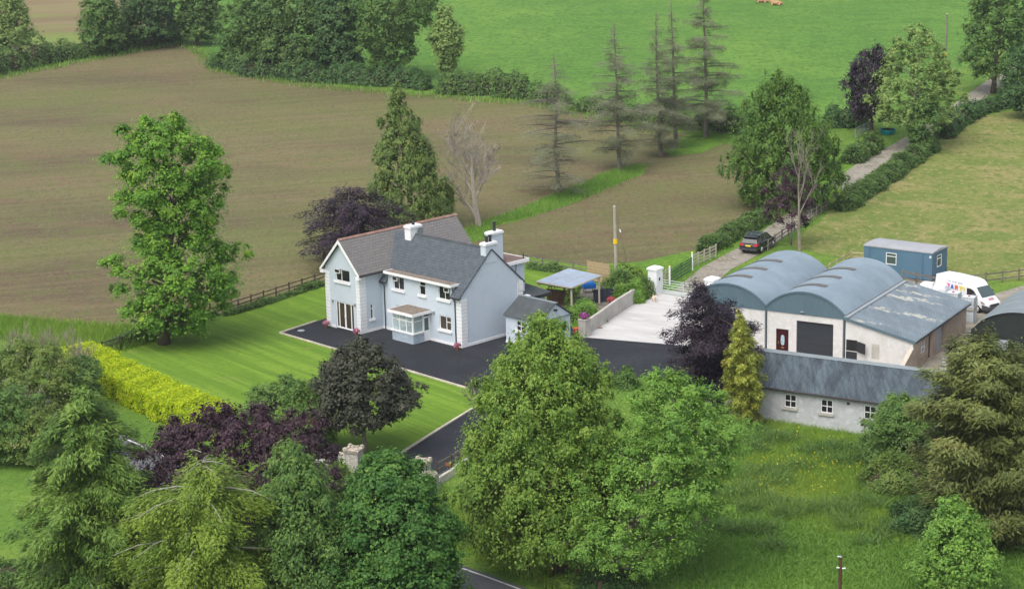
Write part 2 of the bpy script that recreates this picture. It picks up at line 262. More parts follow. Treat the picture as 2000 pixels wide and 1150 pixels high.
# ---------------------------------------------------------------- mesh builder
class MB:
    def __init__(s): s.v = []; s.f = []
    def add(s, vs, fs):
        k = len(s.v); s.v += [tuple(v) for v in vs]; s.f += [tuple(i+k for i in f) for f in fs]; return s
    def box(s, x0, x1, y0, y1, z0, z1):
        return s.add([(x0,y0,z0),(x1,y0,z0),(x1,y1,z0),(x0,y1,z0),(x0,y0,z1),(x1,y0,z1),(x1,y1,z1),(x0,y1,z1)],
                     [(0,3,2,1),(4,5,6,7),(0,1,5,4),(1,2,6,5),(2,3,7,6),(3,0,4,7)])
    def bar(s, a, b, w, h):
        a, b = Vector(a), Vector(b); d = (b-a).normalized(); up = Vector((0,0,1))
        if abs(d.z) > .95: up = Vector((0,1,0))
        r = d.cross(up).normalized()*w/2; u = r.cross(d).normalized()*h/2
        vs = [p+i*r+j*u for p in (a, b) for i, j in ((-1,-1),(1,-1),(1,1),(-1,1))]
        return s.add(vs, [(0,3,2,1),(4,5,6,7),(0,1,5,4),(1,2,6,5),(2,3,7,6),(3,0,4,7)])
    def tube(s, pts, rads, n=6, cap=True):
        pts = [Vector(p) for p in pts]; k = len(s.v); m = len(pts)
        for i, p in enumerate(pts):
            d = (pts[min(i+1, m-1)]-pts[max(i-1, 0)]).normalized(); up = Vector((0,0,1)) if abs(d.z) < .9 else Vector((1,0,0))
            r = d.cross(up).normalized(); u = r.cross(d)
            for j in range(n):
                a = 2*math.pi*j/n; s.v.append(tuple(p+(r*math.cos(a)+u*math.sin(a))*rads[i]))
        for i in range(m-1):
            for j in range(n): s.f.append((k+i*n+j, k+i*n+(j+1) % n, k+(i+1)*n+(j+1) % n, k+(i+1)*n+j))
        if cap: s.f.append(tuple(k+j for j in range(n))[::-1]); s.f.append(tuple(k+(m-1)*n+j for j in range(n)))
        return s
    def prism(s, poly, axis, a, b):
        """poly of 2D points extruded along axis: 'x' -> (y,z), 'y' -> (x,z), 'z' -> (x,y)"""
        f = {'x': lambda p, c: (c, p[0], p[1]), 'y': lambda p, c: (p[0], c, p[1]), 'z': lambda p, c: (p[0], p[1], c)}[axis]; n = len(poly)
        vs = [f(p, a) for p in poly]+[f(p, b) for p in poly]
        return s.add(vs, [tuple(range(n))[::-1], tuple(range(n, 2*n))]+[(i, (i+1) % n, n+(i+1) % n, n+i) for i in range(n)])
    def loft(s, rings, cap=True):
        n = len(rings[0]); k = len(s.v)
        for r in rings: s.v += [tuple(p) for p in r]
        for i in range(len(rings)-1):
            for j in range(n): s.f.append((k+i*n+j, k+i*n+(j+1) % n, k+(i+1)*n+(j+1) % n, k+(i+1)*n+j))
        if cap: s.f.append(tuple(range(k, k+n))[::-1]); s.f.append(tuple(range(k+(len(rings)-1)*n, k+len(rings)*n)))
        return s
    def wall(s, axis, c, u0, u1, z0, z1, holes, depth):
        """vertical wall face at c with rectangular openings and reveals going inwards by depth (signed)"""
        us = sorted({u0, u1, *[h[0] for h in holes], *[h[1] for h in holes]}); zs = sorted({z0, z1, *[h[2] for h in holes], *[h[3] for h in holes]})
        P = (lambda u, d, z: (u, c+d, z)) if axis == 'y' else (lambda u, d, z: (c+d, u, z))
        for i in range(len(us)-1):
            for j in range(len(zs)-1):
                um, zm = (us[i]+us[i+1])/2, (zs[j]+zs[j+1])/2
                if any(h[0] < um < h[1] and h[2] < zm < h[3] for h in holes): continue
                s.add([P(us[i],0,zs[j]), P(us[i+1],0,zs[j]), P(us[i+1],0,zs[j+1]), P(us[i],0,zs[j+1])], [(0,1,2,3)])
        for a, b, e, f in holes:
            s.add([P(a,0,e),P(b,0,e),P(b,0,f),P(a,0,f),P(a,depth,e),P(b,depth,e),P(b,depth,f),P(a,depth,f)], [(0,1,5,4),(1,2,6,5),(2,3,7,6),(3,0,4,7)])
        return s
    def build(s, name, m, parent=None, smooth=False, fix=True):
        me = bpy.data.meshes.new(name); me.from_pydata(s.v, [], s.f); me.materials.append(MATS[m] if isinstance(m, str) else m)
        if fix:
            bm = bmesh.new(); bm.from_mesh(me); bmesh.ops.recalc_face_normals(bm, faces=bm.faces); bm.to_mesh(me); bm.free()
        if smooth: me.polygons.foreach_set('use_smooth', [True]*len(me.polygons))
        o = bpy.data.objects.new(name, me); col.objects.link(o)
        if parent: o.parent = parent
        return o
def tag(o, label, cat, group=None, kind=None):
    o['label'] = label
    if cat: o['category'] = cat
    if group: o['group'] = group
    if kind: o['kind'] = kind
    return o
def thing(name, label, cat, loc, rz=0, group=None):
    o = bpy.data.objects.new(name, None); o.empty_display_size = .2; col.objects.link(o)
    o.location = loc if len(loc) == 3 else (loc[0], loc[1], zg(loc[1])); o.rotation_euler = (0, 0, R_(rz)); return tag(o, label, cat, group)
def box(name, m, parent, *a, label=None):
    o = MB().box(*a).build(name, m, parent)
    if label: o['label'] = label
    return o
def piece(name, mesh_owner, parent, loc=(0,0,0), rot=(0,0,0), sc=None):
    o = bpy.data.objects.new(name, mesh_owner.data if hasattr(mesh_owner, 'data') else mesh_owner); col.objects.link(o); o.parent = parent; o.location = loc; o.rotation_euler = rot
    if sc: o.scale = sc
    return o
def copy_tree(o, parent=None):
    c = o.copy(); col.objects.link(c); c.parent = parent
    for ch in [x for x in o.children]: copy_tree(ch, c)
    return c
# ---------------------------------------------------------------- ground sheets
def sheet(name, poly, m, dz, label, ragged=0, seed=1, kind='structure'):
    rng = random.Random(seed); pts = []
    n = len(poly)
    for i in range(n):
        a, b = Vector(poly[i]), Vector(poly[(i+1) % n]); L = (b-a).length; k = max(1, int(L/2.5)) if ragged else 1
        for j in range(k):
            p = a.lerp(b, j/k)
            if ragged: p = p+Vector((rng.uniform(-1,1), rng.uniform(-1,1)))*ragged
            pts.append(p)
    bm = bmesh.new(); f = bm.faces.new([bm.verts.new((p.x, p.y, 0)) for p in pts])
    bmesh.ops.triangulate(bm, faces=[f])
    for y in BY[1:-1]:
        bmesh.ops.bisect_plane(bm, geom=bm.verts[:]+bm.edges[:]+bm.faces[:], plane_co=(0,y,0), plane_no=(0,1,0))
    for v in bm.verts: v.co.z = zg(v.co.y)+dz
    for f in bm.faces:
        f.normal_update()
        if f.normal.z < 0: f.normal_flip()
    me = bpy.data.meshes.new(name); bm.to_mesh(me); bm.free(); me.materials.append(MATS[m]); o = bpy.data.objects.new(name, me); col.objects.link(o)
    return tag(o, label, None, kind=kind)
def ribbon(name, pts, w, m, dz, label, kind='structure', cat=None):
    L = []; Rr = []
    pts = [Vector(p) for p in pts]
    for i, p in enumerate(pts):
        d = (pts[min(i+1, len(pts)-1)]-pts[max(i-1, 0)]).normalized(); nrm = Vector((-d.y, d.x))*w/2
        L.append(p+nrm); Rr.append(p-nrm)
    return sheet(name, [tuple(p) for p in L]+[tuple(p) for p in Rr[::-1]], m, dz, label, kind=kind)

mat('quoin_joint', (.46,.5,.54), None)
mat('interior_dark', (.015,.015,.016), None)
# ================================================================ SETTING
sheet('ground', [(-740,-100),(740,-100),(740,1040),(-740,1040)], 'ground_grass', 0, 'rough green grassland around the farm')
sheet('pasture_field', [(-51.01, 334.69),(-45.48, 315.91),(-37.31, 308.32),(-22.18, 296.05),(-10.52, 289.65),(3.58, 282.71),(11.12, 270.99),(20.52, 257.06),(27.98, 252.07),(42.78, 254.36),(55.60, 265.34),(71.27, 303.68),(140,420),(100,600),(-90,600),(-60,360)], 'pasture', .004, 'bright green grazing field on the hillside beyond the hedge', ragged=.6)
sheet('left_far_field', [(-160,300),(-85.54, 304.44),(-79.99, 314.01),(-68.35, 328.87),(-57.32, 347.65),(-62,352),(-80,480),(-200,480)], 'far_field', .008, 'brown stubble field beyond the top left hedge', ragged=.5)
sheet('ploughed_field', [(-150,250),(-88.99, 302.72),(-79.09, 310.23),(-67.64, 325.26),(-55.99, 341.87),(-49.82, 329.32),(-45.03, 312.56),(-36.80, 303.78),(-21.91, 292.04),(-10.39, 285.39),(3.50, 277.84),(11.00, 268.35),(20.30, 254.34),(26.55, 250.90),(28.51, 239.83),(29.06, 224.57),(29.00, 211.11),(26.49, 204.48),(19.09, 192.19),(12.44, 187.46),(7.47, 186.93),(1.84, 190.51),(-4.96, 191.58),(-17.42, 183.46),(-25.54, 171.75),(-30.87, 165.54),(-33.27, 166.61),(-35.97, 166.86),(-45.52, 171.43),(-61.56, 178.93)], 'brown_field', .012, 'brown tilled field with a thin haze of green seedlings', ragged=.5, seed=4)
sheet('conifer_grass_strip', [(-6.43, 199.95),(-3.59, 204.73),(0.21, 210.40),(5.43, 219.43),(9.17, 226.25),(12.77, 232.31),(16.25, 234.35),(15.57, 229.01),(10.68, 221.03),(6.36, 213.02),(1.83, 207.77),(-1.71, 204.07),(-2.22, 198.63),(-5.04, 195.83)], 'lush_grass', .02, 'bright green strip of long grass under the dying conifers', ragged=.35, seed=7)
sheet('conifer_grass_patch', [(19.42, 243.35),(22.80, 252.69),(27.48, 259.73),(29.74, 255.95),(27.34, 246.23),(23.56, 240.40),(19.69, 238.96)], 'lush_grass', .02, 'green grass patch round the last two conifers', ragged=.35, seed=8)
sheet('mown_field', [(32.95, 204.53),(41.04, 222.64),(53.51, 245.74),(61.71, 260.51),(68.84, 263.28),(110,262),(140,230),(95,180),(49.32, 175.57),(41.76, 177.13),(34.58, 186.76),(29.55, 189.29),(27.58, 193.06)], 'mown_field', .008, 'yellowish mown hay field right of the lane', ragged=.4, seed=9)
sheet('field_margin', [(-61.56, 178.93),(-45.52, 171.43),(-35.97, 166.86),(-33.27, 166.61),(-30.87, 165.54),(-30.30, 162.15),(-34.11, 157.39),(-36.15, 159.12),(-43.87, 164.68),(-58.53, 169.43)], 'field_margin', .012, 'rough weedy margin between the tilled field and hedge', ragged=.4, seed=11)
sheet('lane_verge', [(7.47, 186.93),(12.44, 187.46),(19.09, 192.19),(26.49, 204.48),(29.61, 211.55),(36.65, 228.05),(44.36, 241.10),(51.66, 249.24),(59.06, 262.30),(58.63, 257.30),(42.06, 228.31),(33.16, 209.41),(25.57, 193.26),(18.84, 180.03),(15.09, 172.54),(13.19, 174.63),(8.97, 177.98)], 'lush_grass', .016, 'green grass verge on the field side of the lane', ragged=.3, seed=12)
ribbon('lane', [(14.78, 171.63),(17.07, 177.98),(19.53, 184.35),(23.85, 191.72),(28.49, 201.45),(33.63, 212.40),(42.70, 231.85),(51.14, 246.67),(59.06, 262.30),(68.93, 282.34),(80.51, 306.13),(90,330),(110,370)], 2.9, 'gravel_lane', .028, 'pale stony farm lane climbing past the car')
sheet('farm_track', [(37.59, 160.68),(39.96, 169.59),(43.40, 172.27),(46.40, 175.07),(62,176),(75,172),(75,150),(48,146)], 'gravel_lane', .02, 'stony track behind the dark shed', ragged=.15)
sheet('lawn', [(-34.56, 157.12),(-30.41, 162.81),(-25.35, 170.28),(-17.29, 182.00),(-14.85, 188.43),(-4.93, 189.93),(1.82, 188.87),(7.35, 184.32),(6.46, 163.51),(-0.18, 143.15),(-2.51, 145.20),(-3.22, 140.79),(-8.26, 129.82),(-11.09, 129.05),(-16.07, 133.31),(-21.36, 137.84)], 'lawn', .02, 'neatly mown striped lawn round the house')
sheet('driveway', [(-19.86, 164.04),(-16.67, 168.23),(-9.49, 179.80),(0.45, 173.95),(5.16, 163.63),(5.89, 160.24),(13.74, 157.29),(18.84, 154.35),(19.11, 146.73),(12.86, 147.24),(8.40, 148.60),(3.73, 145.51),(0.37, 141.15),(-3.60, 130.14),(-5.85, 124.18),(-7.60, 115.60),(-11.95, 118.60),(-10.50, 125.63),(-8.28, 130.15),(-3.01, 141.16),(-2.65, 143.61),(-3.07, 145.65)], 'tarmac', .03, 'dark blue-black tarmac drive and forecourt')
sheet('concrete_apron', [(5.81, 160.41),(12.00, 174.17),(13.63, 176.14),(17.94, 173.59),(18.95, 162.38),(19.66, 154.28),(13.73, 157.13)], 'concrete', .036, 'pale new concrete apron leading to the farm gate')
sheet('shed_yard', [(18.84, 154.35),(17.94, 173.59),(18,176),(28,170),(31.5,176),(42,180),(43,172),(60,160),(50,136),(31,134),(18,141.5)], 'yard_gravel', .024, 'gravelled yard round the sheds')
sheet('garden_patio', [(2.2,171),(7.2,163.4),(12.2,174.2),(9.4,179.5),(4.6,176.5)], 'patio', .028, 'paved sitting area under the pergola')
sheet('meadow', [(8.35, 132.64),(16.06, 137.40),(24.70, 131.98),(33.48, 125.82),(60,110),(40,90),(8,92),(8.32, 105.59),(6.95, 111.22),(5.67, 122.18)], 'meadow', .012, 'unmown meadow below the long outbuilding', ragged=.4, seed=14)
ROAD = [(-120,190), (-49.20, 160.25), (-38.19, 144.59), (-33.74, 138.42), (-28.67, 132.42), (-24.99, 127.91), (-16.49, 118.72), (-9.53, 111.61), (-3.90, 106.18), (4,98), (20,84), (60,60)]
ribbon('road', ROAD, 6.2, 'road_tarmac', .03, 'grey country road under the roadside trees')
def offset(pts, d):
    out = []; pts = [Vector(p) for p in pts]
    for i, p in enumerate(pts):
        t = (pts[min(i+1, len(pts)-1)]-pts[max(i-1, 0)]).normalized(); out.append(p+Vector((-t.y, t.x))*d)
    return out
def walk(pts, step):
    pts = [Vector(p) for p in pts]; out = [pts[0].copy()]; rem = step
    for a, b in zip(pts, pts[1:]):
        L = (b-a).length; pos = rem
        while pos <= L: out.append(a.lerp(b, pos/L)); pos += step
        rem = pos-L
    return out
for d, nm in ((2.75, 'north'), (-2.75, 'south')):
    ribbon('edge_line', offset(ROAD, d), .14, 'white_line', .036, 'white painted line along the %s edge of the road' % nm)
cl = walk(ROAD, 3.0)
for i in range(8, len(cl)-6, 2):
    d = (cl[i+1]-cl[i]).normalized(); n_ = Vector((-d.y, d.x))*.06; e = cl[i]+d*2.0
    sheet('centre_dash', [tuple(cl[i]+n_), tuple(e+n_), tuple(e-n_), tuple(cl[i]-n_)], 'white_line', .036, 'white dash on the centre line of the road')
# kerbs edging the drive
kerb_m = MB().box(-.45,.45,-.09,.09,0,.1).build('kerb_stone_source', 'old_render').data
bpy.data.objects.remove(bpy.data.objects['kerb_stone_source'])
MATS['kerb'] = mat('kerb', (.52,.47,.38), (.42,.38,.3), 3, .9, .2, 14, rnd=.1); kerb_m.materials[0] = MATS['kerb']
def kerb(pts, label):
    k = thing('kerb', label, None, (*pts[0], 0)); k['kind'] = 'structure'
    if 'category' in k: del k['category']
    w = walk(pts, .92)
    for a, b in zip(w, w[1:]):
        c = (a+b)/2; piece('kerb_stone', kerb_m, k, (c.x-pts[0][0], c.y-pts[0][1], zg(c.y)+.02), (0, 0, math.atan2(b.y-a.y, b.x-a.x)))
kerb([(-19.86, 164.04), (-14.07, 157.74), (-9.78, 153.03), (-3.07, 145.65)], 'cream kerb between front lawn and forecourt')
kerb([(-3.01, 141.16), (-5.78, 135.45), (-8.28, 130.15), (-9.13, 128.37)], 'cream kerb along the lawn side of the entrance drive')
kerb([(-19.86, 164.04), (-16.59, 168.40)], 'cream kerb at the far end of the forecourt by the wing')
tag(MB().tube([(0,0,0),(0,0,.012)], [.32,.32], 16).build('manhole_cover', 'galvanised'), 'round grey manhole cover in the tarmac near the lawn corner', 'manhole cover').location = (*(-18.12, 164.72), .032)
tag(MB().box(-.3,.3,-.18,.18,0,.012).build('drain_grate', 'rust'), 'rusty brown drain grate in the pale concrete apron', 'drain').location = (*(7.32, 163.27), .038)

# ================================================================ HOUSE  (x along the front, y into the depth)
house = thing('farmhouse', 'pale blue two-storey farmhouse with white quoins and slate roofs', 'house', (-4.175, 157.9, 0), -45.33)
L, W, P_, D = 9.77, 4.43, 2.53, 7.1; he, hr, hw, hwr, T_ = 4.44, 7.67, 5.33, 7.72, 10.6; xw = -L-W; xm = -L-W/2
# window helpers: panels is a list of (u0,u1,v0,v1) panes in 0..1
def window(parent, axis, c, u0, u1, z0, z1, panes, out=-1, sill=True, glass='dark_glass', fw=.07, openp=(), sillm='white_paint', wname='window', rec=.1):
    P = (lambda u, d, z: (u, c-out*d, z)) if axis == 'y' else (lambda u, d, z: (c-out*d, u, z))
    def bx(mb, ua, ub, da, db, za, zb):
        a, b = P(ua, da, za), P(ub, db, zb); mb.box(min(a[0],b[0]), max(a[0],b[0]), min(a[1],b[1]), max(a[1],b[1]), za, zb)
    fr = MB(); du, dz = u1-u0, z1-z0; pn = []
    bx(fr, u0, u0+fw, rec-.05, rec+.03, z0, z1); bx(fr, u1-fw, u1, rec-.05, rec+.03, z0, z1); bx(fr, u0+fw, u1-fw, rec-.05, rec+.03, z0, z0+fw); bx(fr, u0+fw, u1-fw, rec-.05, rec+.03, z1-fw, z1)
    for k, (a, b, e, f) in enumerate(panes):
        A, B, E, F = u0+a*du, u0+b*du, z0+e*dz, z0+f*dz
        if k in openp:
            h = .035
            fo = MB(); 
            for (q0,q1,w0,w1) in ((A,A+h*1.6,E,F),(B-h*1.6,B,E,F),(A,B,E,E+h*1.6),(A,B,F-h*1.6,F)): bx(fo, q0, q1, -.14, -.09, w0, w1)
            pn.append((A+h, B-h, E+h, F-h, -.12)); pn.append((fo, None, None, None, None)); continue
        if a > .01: bx(fr, A-.028, A+.028, rec-.04, rec+.02, max(E, z0+fw), min(F, z1-fw))
        if e > .01: bx(fr, max(A, u0+fw)+.03, min(B, u1-fw)-.03, rec-.042, rec+.022, E-.028, E+.028)
        pn.append((A+.03, B-.03, E+.03, F-.03, rec))
    w = fr.build(wname, 'white_frame', parent)
    for q in pn:
        if q[1] is None: q[0].build('open_sash', 'white_frame', w); continue
        g = MB(); bx(g, q[0], q[1], q[4]-.01, q[4]+.01, q[2], q[3]); g.build('pane', glass, w)
    if sill:
        sm = MB(); bx(sm, u0-.18, u1+.12, -.12, rec, z0-.17, z0); sm.build('sill', sillm, w)
    return w
# walls
up_holes = [(-8.31,-6.95,3.75,4.9), (-5.05,-4.3,3.75,4.92), (-2.72,-1.31,3.78,4.92)]
lo_hole = [(-2.7,-1.28,1.2,2.4)]; lo_hole2 = [(-8.0,-6.75,1.2,2.4)]
mb = MB(); mb.wall('y', 0, -L, 0, .25, he, [(a, b, c, he) for a, b, c, d in up_holes]+lo_hole+lo_hole2, .18)
mb.prism([(.19,0),(D,0),(D,he),(D/2,hr-.05),(.19,he+.17)], 'x', -L-.1, -.001)
mb.build('front_wall', 'house_render', house)
gb = MB().prism([(0.0,.25),(D,.25),(D,he),(D/2,hr),(0,he)], 'x', -.02, 0.0).build('gable_wall', 'house_render', house)
dm = MB(); dm.wall('y', 0, -8.95, -1.06, he, 5.04, [(a, b, he, d) for a, b, c, d in up_holes], .18); dm.box(-8.95,-1.06,.18,1.0,he,5.03); dm.build('dormer_wall', 'house_render', house)
wf = MB(); wf.wall('y', -P_, xw, -L, .25, hw, [(-12.83,-10.98,4.26,hw-.0),(-12.98,-10.62,.12,2.43)], .18)
wf.add([(xw,-P_,hw),(-12.83,-P_,hw),(-12.83,-P_,hw+.0),(-L,-P_,hw),(xm,-P_,hwr-.06)], [(0,3,4)])
wf.prism([(xw,0),(-L-.16,0),(-L-.16,hw-.02),(xm,hwr-.06),(xw,hw)], 'y', -P_+.19, T_); wf.build('wing_wall', 'house_render', house)
sw = MB(); sw.wall('x', -L, -P_, 0, .25, hw, [(-1.38,-1.08,1.12,2.4)], -.15); sw.wall('x', -L, 0, T_, 4, hw, [], -.15); sw.build('wing_side_wall', 'house_render', house)
pl = MB(); pl.box(-L+.035, .03, -.035, .1, 0, .25); pl.box(-.03,.035,.1,D,0,.25); pl.box(xw-.02, -12.98, -P_-.035, -P_+.1, 0, .25); pl.box(-10.62, -L+.035, -P_-.035, -P_+.1, 0, .25); pl.box(-L-.1,-L+.035,-P_+.1,.0,0,.25); pl.box(xw-.02,xw,-P_+.1,T_,0,.25); pl.build('plinth', 'white_paint', house)
# roofs (each slope a slab)
def slab(name, m, parent, a, b, c, d, th=.1):
    a, b, c, d = map(Vector, (a, b, c, d)); n = (b-a).cross(d-a).normalized()*th
    if n.z < 0: n = -n
    return MB().add([a,b,c,d,a+n,b+n,c+n,d+n], [(0,1,2,3),(4,5,6,7),(0,1,5,4),(1,2,6,5),(2,3,7,6),(3,0,4,7)]).build(name, m, parent)
k1 = (hr-he)/(D/2); k2 = (hwr-hw)/(W/2)
mr_ = slab('main_roof_front', 'slate_main', house, (xm,.72,he+.72*k1), (.1,.72,he+.72*k1), (.1,D/2,hr), (xm,D/2,hr))
for a_, b_ in ((xm, -8.97), (-1.04, .1)): slab('main_roof_eave', 'slate_main', house, (a_,-.28,he-.28*k1), (b_,-.28,he-.28*k1), (b_,.72,he+.72*k1), (a_,.72,he+.72*k1))
slab('main_roof_back', 'slate_main', house, (xm,D+.25,he-.25*k1), (.1,D+.25,he-.25*k1), (.1,D/2,hr), (xm,D/2,hr))
wr = slab('wing_roof_right', 'slate_wing', house, (-L+.3,-P_-.28,hw-.3*k2+.12), (-L+.3,T_+.2,hw-.3*k2+.12), (xm,T_+.2,hwr+.12), (xm,-P_-.28,hwr+.12), .09)
slab('wing_roof_left', 'slate_wing', house, (xw-.3,-P_-.28,hw-.3*k2+.12), (xw-.3,T_+.2,hw-.3*k2+.12), (xm,T_+.2,hwr+.12), (xm,-P_-.28,hwr+.12), .09)
rt = MB().prism([(-.16,-.1),(-.05,.04),(.05,.04),(.16,-.1),(.05,-.02),(-.05,-.02)], 'y', 0, .43).build('ridge_tile', 'ridge_tile', wr)
rt.location = (xm, -P_-.28, hwr+.25)
for i in range(1, 31): piece('ridge_tile', rt, wr, (xm, -P_-.28+i*.445, hwr+.25))
rs = MB().prism([(-.15,-.1),(-.04,.035),(.04,.035),(.15,-.1)], 'x', 0, .44).build('ridge_tile', 'felt_roof', mr_); rs.location = (-9.2, D/2, hr+.13)
for i in range(1, 19): piece('ridge_tile', rs, mr_, (-9.2+i*.455, D/2, hr+.13))
# white bargeboards, fascias and gutters
bb = MB()
for sx in (-1, 1):
    xe = xm+sx*(W/2+.34); 
    bb.add([(xm,-P_-.33,hwr+.2),(xe,-P_-.33,hw-.34*k2+.2),(xe,-P_-.33,hw-.34*k2-.06),(xm,-P_-.33,hwr-.12),(xm,-P_-.27,hwr+.2),(xe,-P_-.27,hw-.34*k2+.2),(xe,-P_-.27,hw-.34*k2-.06),(xm,-P_-.27,hwr-.12)], [(0,1,2,3),(4,5,6,7),(0,1,5,4),(1,2,6,5),(2,3,7,6),(3,0,4,7)])
    bb.box(min(xe, xe-sx*.45), max(xe, xe-sx*.45), -P_-.32, -P_, hw-.56, hw-.3)
bb.build('bargeboard', 'white_frame', house)
g = MB(); g.tube([(-L+.36,-P_-.2,hw-.27),(-L+.36,-.2,hw-.27)], [.06,.06], 6); g.build('wing_gutter', 'gutter', house)
g = MB(); g.tube([(-L+.04,-.34,he-.27),(-8.95,-.34,he-.27)], [.06,.06], 6); g.tube([(-1.06,-.34,he-.27),(.1,-.34,he-.27)], [.06,.06], 6); g.build('main_gutter', 'gutter', house)
for x in (-9.42, -.67): MB().tube([(x,-.3,he-.32),(x,-.09,he-.55),(x,-.08,.05)], [.045]*3, 6).build('downpipe', 'gutter', house)
slab('verge_strip', 'white_paint', house, (.1,D+.02,he-.02), (.1,D+.02,he-.9), (.1,D-.5,he-.9+.2), (.1,D-.5,he-.02+.2), .02)
dr = MB().box(-9.15,-.92,-.3,1.15,5.08,5.2).build('dormer_roof', 'gravel_roof', house)
MB().box(-9.18,-.89,-.36,-.3,5.02,5.23).box(-.92,-.86,-.3,.95,5.02,5.23).box(-9.2,-9.14,-.3,.9,5.02,5.23).box(-9.1,-.95,-.3,.02,5.02,5.06).build('dormer_fascia', 'white_frame', dr)
# windows
for i, (a, b, c, d) in enumerate(up_holes):
    if i == 1: pn = [(0,1,0,.68),(0,1,.68,1)]; op = ()
    elif i == 0: pn = [(0,.5,0,.62),(0,.48,.64,1),(.5,1,0,1)]; op = (1,)
    else: pn = [(0,.55,0,1),(.55,1,0,.6),(.57,1,.62,1)]; op = (2,)
    window(house, 'y', 0, a, b, c, d, pn, openp=op)
window(house, 'y', 0, *lo_hole[0], [(0,.58,0,1),(.58,1,0,.6),(.58,1,.6,1)], glass='brown_glass')
window(house, 'y', 0, *lo_hole2[0], [(0,.5,0,1),(.5,1,0,.6),(.5,1,.6,1)])
window(house, 'y', -P_, -12.83, -10.98, 4.26, hw, [(0,.4,0,.62),(0,.38,.64,1),(.4,1,0,1)], openp=(1,))
pd = window(house, 'y', -P_, -12.98, -10.62, .12, 2.43, [(0,.17,0,1),(.17,.5,0,1),(.5,.83,0,1),(.83,1,0,1)], sill=False, glass='brown_glass', wname='patio_door', fw=.09)
MB().box(*(lambda c: (c-.055,c+.055))(-12.58),-P_+.045,-P_+.06,.2,2.35).box(-11.9,-11.7,-P_+.045,-P_+.06,.2,2.35).box(*(lambda c: (c-.055,c+.055))(-11.02),-P_+.045,-P_+.06,.2,2.35).build('stile', 'white_frame', pd)
MB().box(-11.84,-11.8,-P_-.02,-P_+.06,1.1,1.25).box(-11.74,-11.7,-P_-.02,-P_+.06,1.1,1.25).build('handle', 'white_frame', pd)
window(house, 'x', -L, -1.38, -1.08, 1.12, 2.4, [(0,1,0,.68),(0,1,.68,1)], out=1, glass='brown_glass', fw=.05)
# quoins: each block
def quoins(x0, x1, y0, y1, z0, z1, lab):
    n = int(round((z1-z0)/.3)); h = (z1-z0)/n; src = None
    for i in range(n):
        if src is None: src = MB().box(x0,x1,y0,y1,0,h-.04).build('quoin', 'white_paint', house); src.location = (0,0,z0)
        else: piece('quoin', src, house, (0,0,z0+i*h))
    q = MB().box(x0+.015,x1-.015,y0+.015,y1-.015,z0,z1-.02).build('quoin_bed', 'quoin_joint', house)
quoins(-.57,.04,-.04,.62,.25,he-.3,''); quoins(-10.2,-L+.04,-P_-.04,-1.85,.25,hw-.35,''); quoins(xw-.04,-13.62,-P_-.04,-P_+.6,.25,hw-.35,''); quoins(-.5,.04,D-.56,D+.04,2.4,he-.05,'')
# chimneys
def chimney(x0, x1, y0, y1, z0, z1, pots, cap='white_paint', body='house_render'):
    c = MB().box(x0,x1,y0,y1,z0,z1-.22).build('chimney', body, house)
    MB().box(x0-.07,x1+.07,y0-.07,y1+.07,z1-.22,z1-.04).box(x0,x1,y0,y1,z1-.04,z1+.02).build('chimney_cap', cap, c)
    for px, py, h in pots:
        MB().tube([(px,py,z1),(px,py,z1+h*.85),(px,py,z1+h*.86),(px,py,z1+h)], [.14,.12,.17,.17], 10).build('chimney_pot', 'dark_metal', c)
chimney(-.58,.03,2.92,4.2,6.6,8.3,[(-.28,3.35,.5),(-.28,3.75,.55)]); chimney(-3.15,-2.5,6.0,7.4,5.5,8.35,[(-2.8,6.7,.8)]); chimney(-9.95,-9.2,2.95,4.2,6.6,8.5,[(-9.55,3.6,.22)], body='white_paint')
dsh = MB(); rr_ = [[(-9.05+.02*0,3.95+.36*math.cos(a)*r, 7.95+.36*math.sin(a)*r) for a in np.linspace(0, 2*math.pi, 14, endpoint=False)] for r in (.05,1)]
dsh.loft([[(x-.06,y,z) for x, y, z in rr_[0]], rr_[1]]); dsh.build('satellite_dish', 'dark_shed_roof', house)
# rear extensions
ex = MB().box(-5.6,-1.9,D-1.2,9.3,0,5.45).build('rear_extension_wall', 'house_render', house)
er = MB().box(-5.8,-1.62,D-1.6,9.55,5.5,5.66).build('rear_extension_roof', 'red_gravel_roof', house)
MB().box(-1.66,-1.58,D-.9,9.6,5.4,5.7).box(-5.8,-1.66,9.55,9.61,5.4,5.7).build('fascia', 'white_frame', er)
MB().tube([(-1.9,9.2,5.66),(-1.9,9.2,6.1)], [.06,.06], 6).build('vent_pipe', 'dark_metal', er)
MB().tube([(-1.86,8.3,5.3),(-1.86,8.2,4.6),(-1.84,7.6,4.2)], [.03]*3, 5).build('cable_run', 'dark_metal', ex)
ll = MB().box(-5.2,-.8,D,10.7,0,2.5).build('back_kitchen_wall', 'house_render', house)
lr = slab('back_kitchen_roof', 'felt_roof', house, (-5.4,D,3.0),(-.4,D,2.55),(-.4,11.0,2.55),(-5.4,11.0,3.0),.1)
for i in range(9): MB().bar((-5.35,D+.3+i*.42,3.12),(-.45,D+.3+i*.42,2.67),.03,.03).build('roof_batten', 'felt_roof', lr)
MB().box(-.5,-.38,D,11.02,2.36,2.6).build('kitchen_gutter', 'gutter', lr)
MB().box(-.02,.5,D+.05,D+.5,3.0,3.14).build('window_ledge', 'white_paint', house)
